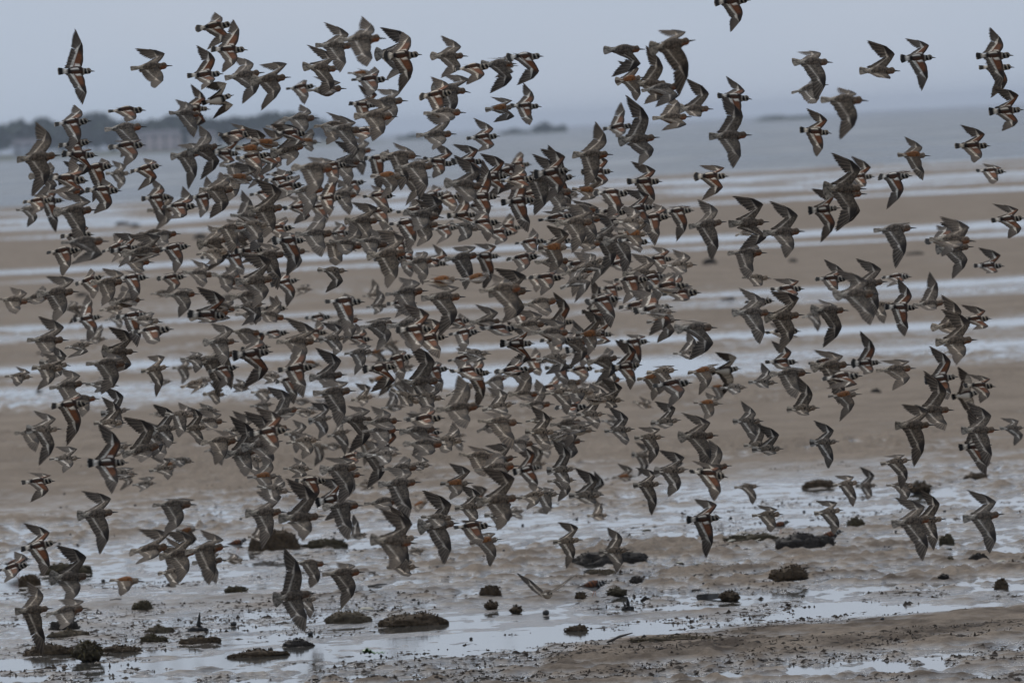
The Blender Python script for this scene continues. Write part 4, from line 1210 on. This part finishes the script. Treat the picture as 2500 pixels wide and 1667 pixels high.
k 1254 1083 1313 1085 1283 1056 1271 1108
d 1693 984 1766 987 1718 955 1726 1028
d 1733 946 1783 948 1745 940 1749 984
k 1653 1068 1756 1064 1663 1013 1716 1153
k 1712 1148 1788 1137 1726 1073 1754 1187
t 1680 1151 1779 1167 1705 1123 1719 1222
s 1788 1030 1865 1029 1815 980 1831 1079
s 1815 1089 1884 1085 1838 1018 1840 1089
s 1835 1098 1914 1096 1839 1028 1878 1103
s 1920 1001 2002 996 1943 919 1977 1003
d 2021 969 2105 963 2031 957 2055 1029
s 1976 1082 2050 1078 1976 1030 2025 1144
s 1793 1191 1856 1188 1789 1181 1829 1237
s 2033 1186 2101 1178 2036 1159 2082 1237
s 1615 1148 1672 1153 1627 1115 1636 1207
k 2231 1001 2330 1002 2257 898 2314 1049
v 2337 968 2397 957 2344 917 2386 963
k 2184 1040 2282 1038 2190 985 2238 1138
k 2345 1052 2441 1050 2363 981 2413 1138
t 2339 1093 2423 1086 2365 999 2406 1159
s 2149 1134 2226 1123 2154 1116 2191 1199
s 2163 1186 2239 1187 2172 1180 2197 1237
s 2098 1186 2144 1185 2094 1110 2145 1218
s 2441 1047 2504 1045 2453 1018 2462 1089
t 51 1179 135 1175 55 1158 77 1231
k 187 1260 289 1250 190 1201 253 1351
s 220 1157 337 1158 249 1139 229 1173
s 289 1164 336 1161 293 1153 297 1199
s 322 1185 383 1180 325 1164 350 1201
s 363 1151 432 1141 356 1118 405 1175
k 314 1351 425 1333 317 1300 361 1379
k 371 1235 482 1233 384 1216 415 1311
t 50 1342 139 1324 53 1283 134 1402
k 119 1411 227 1407 120 1334 174 1474
t -8 1395 77 1378 11 1350 40 1420
s 384 1401 461 1395 400 1376 430 1436
k 388 1361 490 1346 379 1302 457 1420
k 597 1254 701 1250 602 1196 663 1338
k 679 1267 793 1261 694 1160 763 1315
s 691 1145 764 1146 717 1118 712 1174
d 603 1166 689 1163 641 1114 647 1208
s 605 1185 713 1203 675 1156 696 1239
s 606 1311 660 1313 641 1262 650 1317
k 779 1149 884 1141 782 1120 826 1235
t 769 1227 851 1210 733 1177 792 1271
t 717 1175 803 1175 738 1162 750 1242
s 557 1369 599 1368 562 1348 578 1373
k 451 1350 561 1334 471 1302 543 1426
k 469 1376 555 1367 497 1350 547 1426
d 429 1298 488 1292 448 1285 448 1346
k 417 1346 465 1357 402 1311 444 1418
k 922 1184 1029 1178 947 1134 993 1274
k 888 1232 987 1222 947 1215 997 1245
s 876 1184 920 1178 901 1167 873 1205
d 1074 1182 1157 1180 1084 1134 1117 1221
k 1018 1287 1123 1277 1017 1201 1093 1371
s 1027 1263 1112 1268 1029 1251 1071 1291
d 1008 1238 1054 1222 1024 1217 1054 1242
s 1110 1242 1187 1234 1084 1188 1167 1274
d 1146 1219 1198 1219 1142 1184 1165 1230
k 1163 1226 1276 1215 1167 1144 1223 1291
t 1106 1289 1201 1285 1133 1263 1165 1333
d 1146 1328 1228 1316 1165 1303 1194 1387
s 934 1320 1022 1312 947 1230 997 1393
k 880 1316 1020 1328 894 1242 949 1387
s 853 1312 901 1303 869 1253 863 1320
k 786 1240 889 1235 817 1215 873 1321
s 943 1387 1024 1385 966 1353 993 1410
s 1003 1349 1041 1343 1005 1333 1012 1353
k 932 1148 1031 1142 985 1111 1008 1165
s 985 1138 1057 1137 993 1111 1031 1150
k 1158 1150 1270 1138 1221 1104 1230 1196
k 802 1159 891 1161 821 1134 848 1215
s 1182 1259 1261 1259 1203 1207 1225 1293
s 1350 1324 1423 1317 1343 1278 1392 1384
s 1461 1350 1540 1342 1483 1288 1506 1398
s 1432 1260 1489 1259 1458 1216 1475 1264
s 1308 1251 1355 1238 1323 1225 1314 1255
s 1244 1253 1284 1247 1264 1233 1270 1271
t 1675 1270 1765 1264 1678 1219 1742 1361
s 1835 1260 1913 1256 1834 1234 1898 1301
s 1987 1255 2060 1245 1983 1223 2032 1306
k 2176 1281 2283 1266 2143 1225 2258 1368
s 2230 1270 2309 1267 2244 1191 2294 1339
k 2350 1268 2453 1255 2325 1209 2435 1350
k 36 1493 130 1485 65 1422 117 1602
k 111 1502 218 1484 95 1468 197 1531
d 266 1418 354 1420 289 1412 315 1460
k 714 1375 802 1379 718 1365 753 1440
k 665 1465 772 1447 692 1338 761 1537
s 714 1471 780 1461 694 1447 769 1510
k 786 1404 892 1397 821 1369 833 1486
"""
def solve_fold(sp, q):
    fs = np.linspace(-.12, 1.0, 57); qs = A3([wing_tip(sp, f)[1] for f in fs])
    return float(np.interp(-q, -qs, fs))
rows = []
rng = np.random.default_rng(7)
for ln_ in RAW.strip().split('\n'):
    p = ln_.split(); v = [None if q == '-' else float(q) for q in p[1:]]
    belly = p[0] == 'v'; sp = 't' if belly else p[0]
    s = SP[sp]
    tail, bill = A3(v[0:2]), A3(v[2:4]); d = bill - tail; Lp = np.linalg.norm(d)
    e = d / Lp; e = A3([e[0], -e[1]])                            # image, y up
    an = math.atan2(e[1], e[0]); an = max(-.45, min(.45, an)); e = A3([math.cos(an), math.sin(an)])
    Lc = min(max(Lp, .84 * s['px']), 1.14 * s['px'])
    if p[0] in 'sd' and Lp < .8 * s['px'] and tail[1] > 700: Lc = max(Lp, .72 * s['px'])
    cen = bill - A3([e[0], -e[1]]) * Lc / 2
    n_ = A3([-e[1], e[0]])
    def loc(x, y):
        r = A3([x, -y]) - A3([cen[0], -cen[1]]); return float(r @ e) / Lc - SH[0], float(r @ n_) / Lc
    res = []
    for k in (4, 6):
        if v[k] is None: res.append((None, None))
        else: res.append(loc(v[k], v[k + 1]))
    (xu, yu), (xl, yl) = res
    fu = solve_fold(sp, xu - .02) if xu is not None else .55
    fl = solve_fold(sp, xl - .02) if xl is not None else .5
    fu = min(max(fu, .02), .92); fl = min(max(fl, 0), .9)
    if abs(fu - fl) > .55: mid = (fu + fl) / 2; fu, fl = mid + .28 * np.sign(fu - fl), mid - .28 * np.sign(fu - fl)
    pu, pl = wing_tip(sp, fu)[0], wing_tip(sp, fl)[0]
    A = math.asin(max(-.35, min(.99, ((yu if yu is not None else .4) - .085) / pu)))
    B = math.asin(max(.12, min(.99, (-(yl if yl is not None else -.6) - .065) / pl)))
    rho, phi = (A + B) / 2, (A - B) / 2
    rho = max(rho, math.radians(18))
    rows.append(dict(sp=sp, belly=belly, cen=cen, an=an, Lc=Lc, wu=fu, wl=fl, A=A, B=B, rho=rho, phi=phi,
                     low=max(v[7] if v[7] else cen[1], cen[1] + 10), ex=(yu, yl)))
# the thick of the flock holds more birds than can be traced one by one
fr_ = np.random.default_rng(2024); cs = [r['cen'] for r in rows]; src = list(rows); nfill = 0
for _ in range(6000):
    if nfill >= 95: break
    x, y = fr_.uniform(70, 1600), fr_.uniform(300, 1130)
    if x < 430 and fr_.random() < .75: continue
    near = [q for q in src if abs(q['cen'][0] - x) < 130 and abs(q['cen'][1] - y) < 110]
    if len(near) < 9 or min(math.hypot(q[0] - x, q[1] - y) for q in cs) < 21: continue
    q = dict(near[fr_.integers(len(near))]); q['belly'] = False; q['cen'] = A3([x, y]); q['low'] = y + (q['low'] - q['cen'][1]) * 0 + 70
    q['an'] = float(np.clip(q['an'] + fr_.normal(0, .08), -.45, .45)); q['wu'] = float(np.clip(q['wu'] + fr_.normal(0, .12), .02, .92)); q['wl'] = float(np.clip(q['wl'] + fr_.normal(0, .12), 0, .9))
    q['A'] += fr_.normal(0, .15); q['B'] += fr_.normal(0, .12); q['Lc'] *= fr_.uniform(.9, .98); rows.append(q); cs.append(q['cen']); nfill += 1
# distances: apparent size gives the first guess, overlapping neighbours are then staggered
for r in rows:
    s = SP[r['sp']]; r['D0'] = FPX * s['L'] / r['Lc'] * rng.uniform(.97, 1.03)
    vpx = (r['low'] + 12) - (308.5 - .0491 * (r['cen'][0] - 1250)); dmax = (CAM_H - .12) * FPX / vpx if vpx > 0 else 200
    r['D0'] = min(r['D0'], dmax); r['dmax'] = dmax
placed = []
for r in sorted(rows, key=lambda r: r['D0']):
    best = None
    for k in range(120):
        for sg in ((1, -1) if k else (1,)):
            D = r['D0'] + sg * k * .08
            if D > r['dmax'] or D < 50: continue
            ok = True
            for q in placed:
                dist = math.hypot(*(q['cen'] - r['cen']))
                if dist < 185:
                    gap = .30 * (1 - max(0, dist - 90) / 120)
                    if abs(q['D'] - D) < gap: ok = False; break
            if ok: best = D; break
        if best: break
    r['D'] = best or r['D0']; placed.append(r)

LOOK = {'k': 'grey-brown', 't': 'chestnut-and-black', 's': 'small pale', 'd': 'rusty-backed'}
def wingtext(r):
    u, l = r['A'], r['B']
    if r['belly']: return 'showing its white belly'
    if u > .95 and l > .95: return 'wings fully spread'
    if u > .75: return 'far wing raised high'
    if u < .25 and l > .5: return 'near wing hanging down'
    if (r['wu'] + r['wl']) > 1.05: return 'wings swept back'
    return 'wings half bent'
groups = {}
for r in rows:
    v = v_of(*r['cen'])
    for i, (a, b_, nm) in enumerate(BANDS):
        if a <= v < b_: r['band'] = i
    groups.setdefault((r['sp'], r['band']), []).append(r)
for (sp, bi), lst in groups.items():
    lst.sort(key=lambda r: r['cen'][0])
    for i, r in enumerate(lst):
        o_ = ordinal(i, len(lst), SP[sp]['name'])
        r['label'] = f"{LOOK[sp]} {SP[sp]['name']}, {wingtext(r)}, {o_} {BANDS[bi][2]}"

def bird_matrix(px, py, D, an, rho, yaw=0.0):
    f = cR * math.cos(an) + cU * math.sin(an); n_ = -cR * math.sin(an) + cU * math.cos(an)
    f = (f * math.cos(yaw) + cT * math.sin(yaw)).normalized()
    T = n_.cross(f) * -1 if n_.cross(f).dot(cT) < 0 else n_.cross(f)
    Z = n_ * math.cos(rho) + T * math.sin(rho); Y = Z.cross(f)
    m_ = Matrix.Identity(4); p = at_depth(px, py, D)
    for i, v in enumerate((f, Y, Z, p)):
        for j in range(3): m_[j][i] = v[j]
    return m_
for r in rows:
    sp = r['sp']; rg = np.random.default_rng(int(r['cen'][0] * 7 + r['cen'][1] * 13))
    cv = rg.uniform(-.2, .55); tw = rg.uniform(-.2, .2)
    up = (r['wu'], r['A'] - r['rho'], cv, tw); lo = (r['wl'], r['rho'] - r['B'], cv, tw)
    sc_ = r['Lc'] * r['D'] / FPX / SP[sp]['L']
    rho = r['rho']; left, right = up, lo
    if r['belly']: rho = -math.radians(50); left, right = (lo[0], .12, cv, tw), (up[0], .12, cv, tw)
    M_ = bird_matrix(r['cen'][0], r['cen'][1], r['D'], r['an'], rho, float(np.clip(rg.normal(0, .09), -.25, .25)))
    o = make_bird(sp, left, right, M_, sc_, rg)
    tag(o, r['label'], SP[sp]['name'], {'k': 'knots flying in the flock', 't': 'turnstones flying in the flock', 's': 'sanderlings flying in the flock', 'd': 'dunlins flying in the flock'}[sp])

# one sanderling flies straight away from the camera, wings in a V
m_ = Matrix.Identity(4); f = (cF * .93 + cR * .32 + cU * .1).normalized(); Z = (cU * .93 - cR * .25); Z = (Z - f * Z.dot(f)).normalized(); Y = Z.cross(f)
p = at_depth(1336, 1450, 68)
for i, v in enumerate((f, Y, Z, p)):
    for j in range(3): m_[j][i] = v[j]
rg = np.random.default_rng(5)
o = make_bird('s', (.12, math.radians(52), .1, .25), (.1, math.radians(20), .1, .25), m_, 1.0, rg, .1)
tag(o, 'pale sanderling flying away low over the weed, wings raised in a V', 'sanderling', 'sanderlings flying in the flock')

# turnstones standing on the flats
def standing(px, py, lp, heading, label, bend=0.0, seed=1):
    g_, t_ = settle(px, py); sp = 't'; L_ = SP[sp]['L']; rg = np.random.default_rng(seed)
    sc_ = min(1.12, max(.9, lp * t_ / FPX / L_))
    root = empty('turnstone', g_); root.rotation_euler = (0, 0, heading); root.scale = (sc_,) * 3
    V, F, c4 = BODY[('t', .7)]; V = V.copy(); c4 = c4.copy()
    # folded chestnut wings on the back, hunched neck
    up = (V[:, 2] - .0) / .11
    k = sstep(-.25, .15, up) * sstep(.16, .10, V[:, 0]) * sstep(-.36, -.2, V[:, 0])
    pat = .5 + .5 * np.sin(V[:, 0] * 60 + V[:, 1] * 40)
    c4[:, :3] = mixv(c4[:, :3], mixv((.17, .06, .022), (.03, .02, .017), pat > .72), k); c4[:, 3] = np.maximum(c4[:, 3] * (1 - k), .3 * k)
    hk = sstep(.14, .3, V[:, 0]); V[:, 2] += hk * (.055 - bend); V[:, 0] -= hk * (.03 + bend * .3)
    tilt = A3([[math.cos(.12), 0, -math.sin(.12)], [0, 1, 0], [math.sin(.12), 0, math.cos(.12)]])
    off = A3([0, 0, .33])
    tr = lambda q: (np.asarray(q) @ tilt.T + off) * L_
    c4[:, :3] *= .85; link('body', mesh('body', tr(V), F, c4), plum, root)
    TV, TF, TC = build_tail('t', .05, rg); TV[:, 0] += .03
    link('tail_feathers', mesh('tail_feathers', tr(TV), TF, TC, smooth=False), plum, root)
    for sg in (-1, 1):
        n = 7; WV = []; WF = []; WC = []
        for i in range(n):
            u = i / (n - 1); x = .10 - .52 * u; w_ = .055 * math.sin(math.pi * min(1, .25 + u * .75)) + .004
            for j, zz in enumerate((.5, .1, -.3)):
                WV.append((x, sg * (.104 * 1.08 * math.sqrt(max(.02, 1 - (u * .95) ** 2)) + .004 - abs(zz) * .012), .03 + zz * w_ * 1.5 + .012 * u)); c = A3((.15, .055, .022)) if (j == 1 and u < .55) else A3((.06, .042, .033))
                WC.append((*c, .3))
        for i in range(n - 1):
            for j in range(2): q = i * 3 + j; WF.append((q, q + 1, q + 4, q + 3) if sg > 0 else (q, q + 3, q + 4, q + 1))
        link('folded_wing', mesh('folded_wing', tr(WV), WF, A3(WC)), plum, root)
        lv = []; lf = []; nn = 6; y_ = sg * .035; step = .05 * sg
        path = [(.0, y_, -.07, .013), (.03 + step * .3, y_, -.18, .011), (.0 + step, y_, -.325, .009), (.055 + step, y_, -.332, .007)]
        for (x, y, z, r_) in path:
            for j in range(nn): lv.append((x + r_ * math.cos(j * math.pi / 3), y + r_ * math.sin(j * math.pi / 3), z + (r_ * .4 * math.sin(j * math.pi / 3) if z < -.33 else 0)))
        for i in range(3):
            for j in range(nn): lf.append((i * nn + j, i * nn + (j + 1) % nn, (i + 1) * nn + (j + 1) % nn, (i + 1) * nn + j))
        link('leg', mesh('leg', (A3(lv) + off) * L_, lf), orange, root)
    bv = BILL['t'][0].copy(); bv[:, 2] += .055 - bend; bv[:, 0] -= .03 + bend * .3
    link('bill', mesh('bill', tr(bv), BILL['t'][1]), horn, root)
    for sg in (-1, 1):
        e = link('eye', EYE['t'], None, root); e.location = Vector(tr(A3([.31, sg * .05, .095 - bend])))
    tag(root, label, 'turnstone', 'turnstones standing on the flats')
standing(580, 1347, 64, 0.1, 'chestnut turnstone standing left of the tall dark weed lump', 0, 1)
standing(1450, 1457, 86, -.2, 'turnstone standing with lowered head behind a rounded weed clump', .06, 2)
standing(2030, 1330, 72, -.1, 'turnstone standing at the right end of the long weed mound', .01, 3)
standing(1905, 1302, 62, .3, 'turnstone half hidden behind the long weed mound beside pale shells', .02, 4)
standing(42, 1400, 78, .1, 'turnstone standing at the left picture edge beside a weed lump', 0, 5)
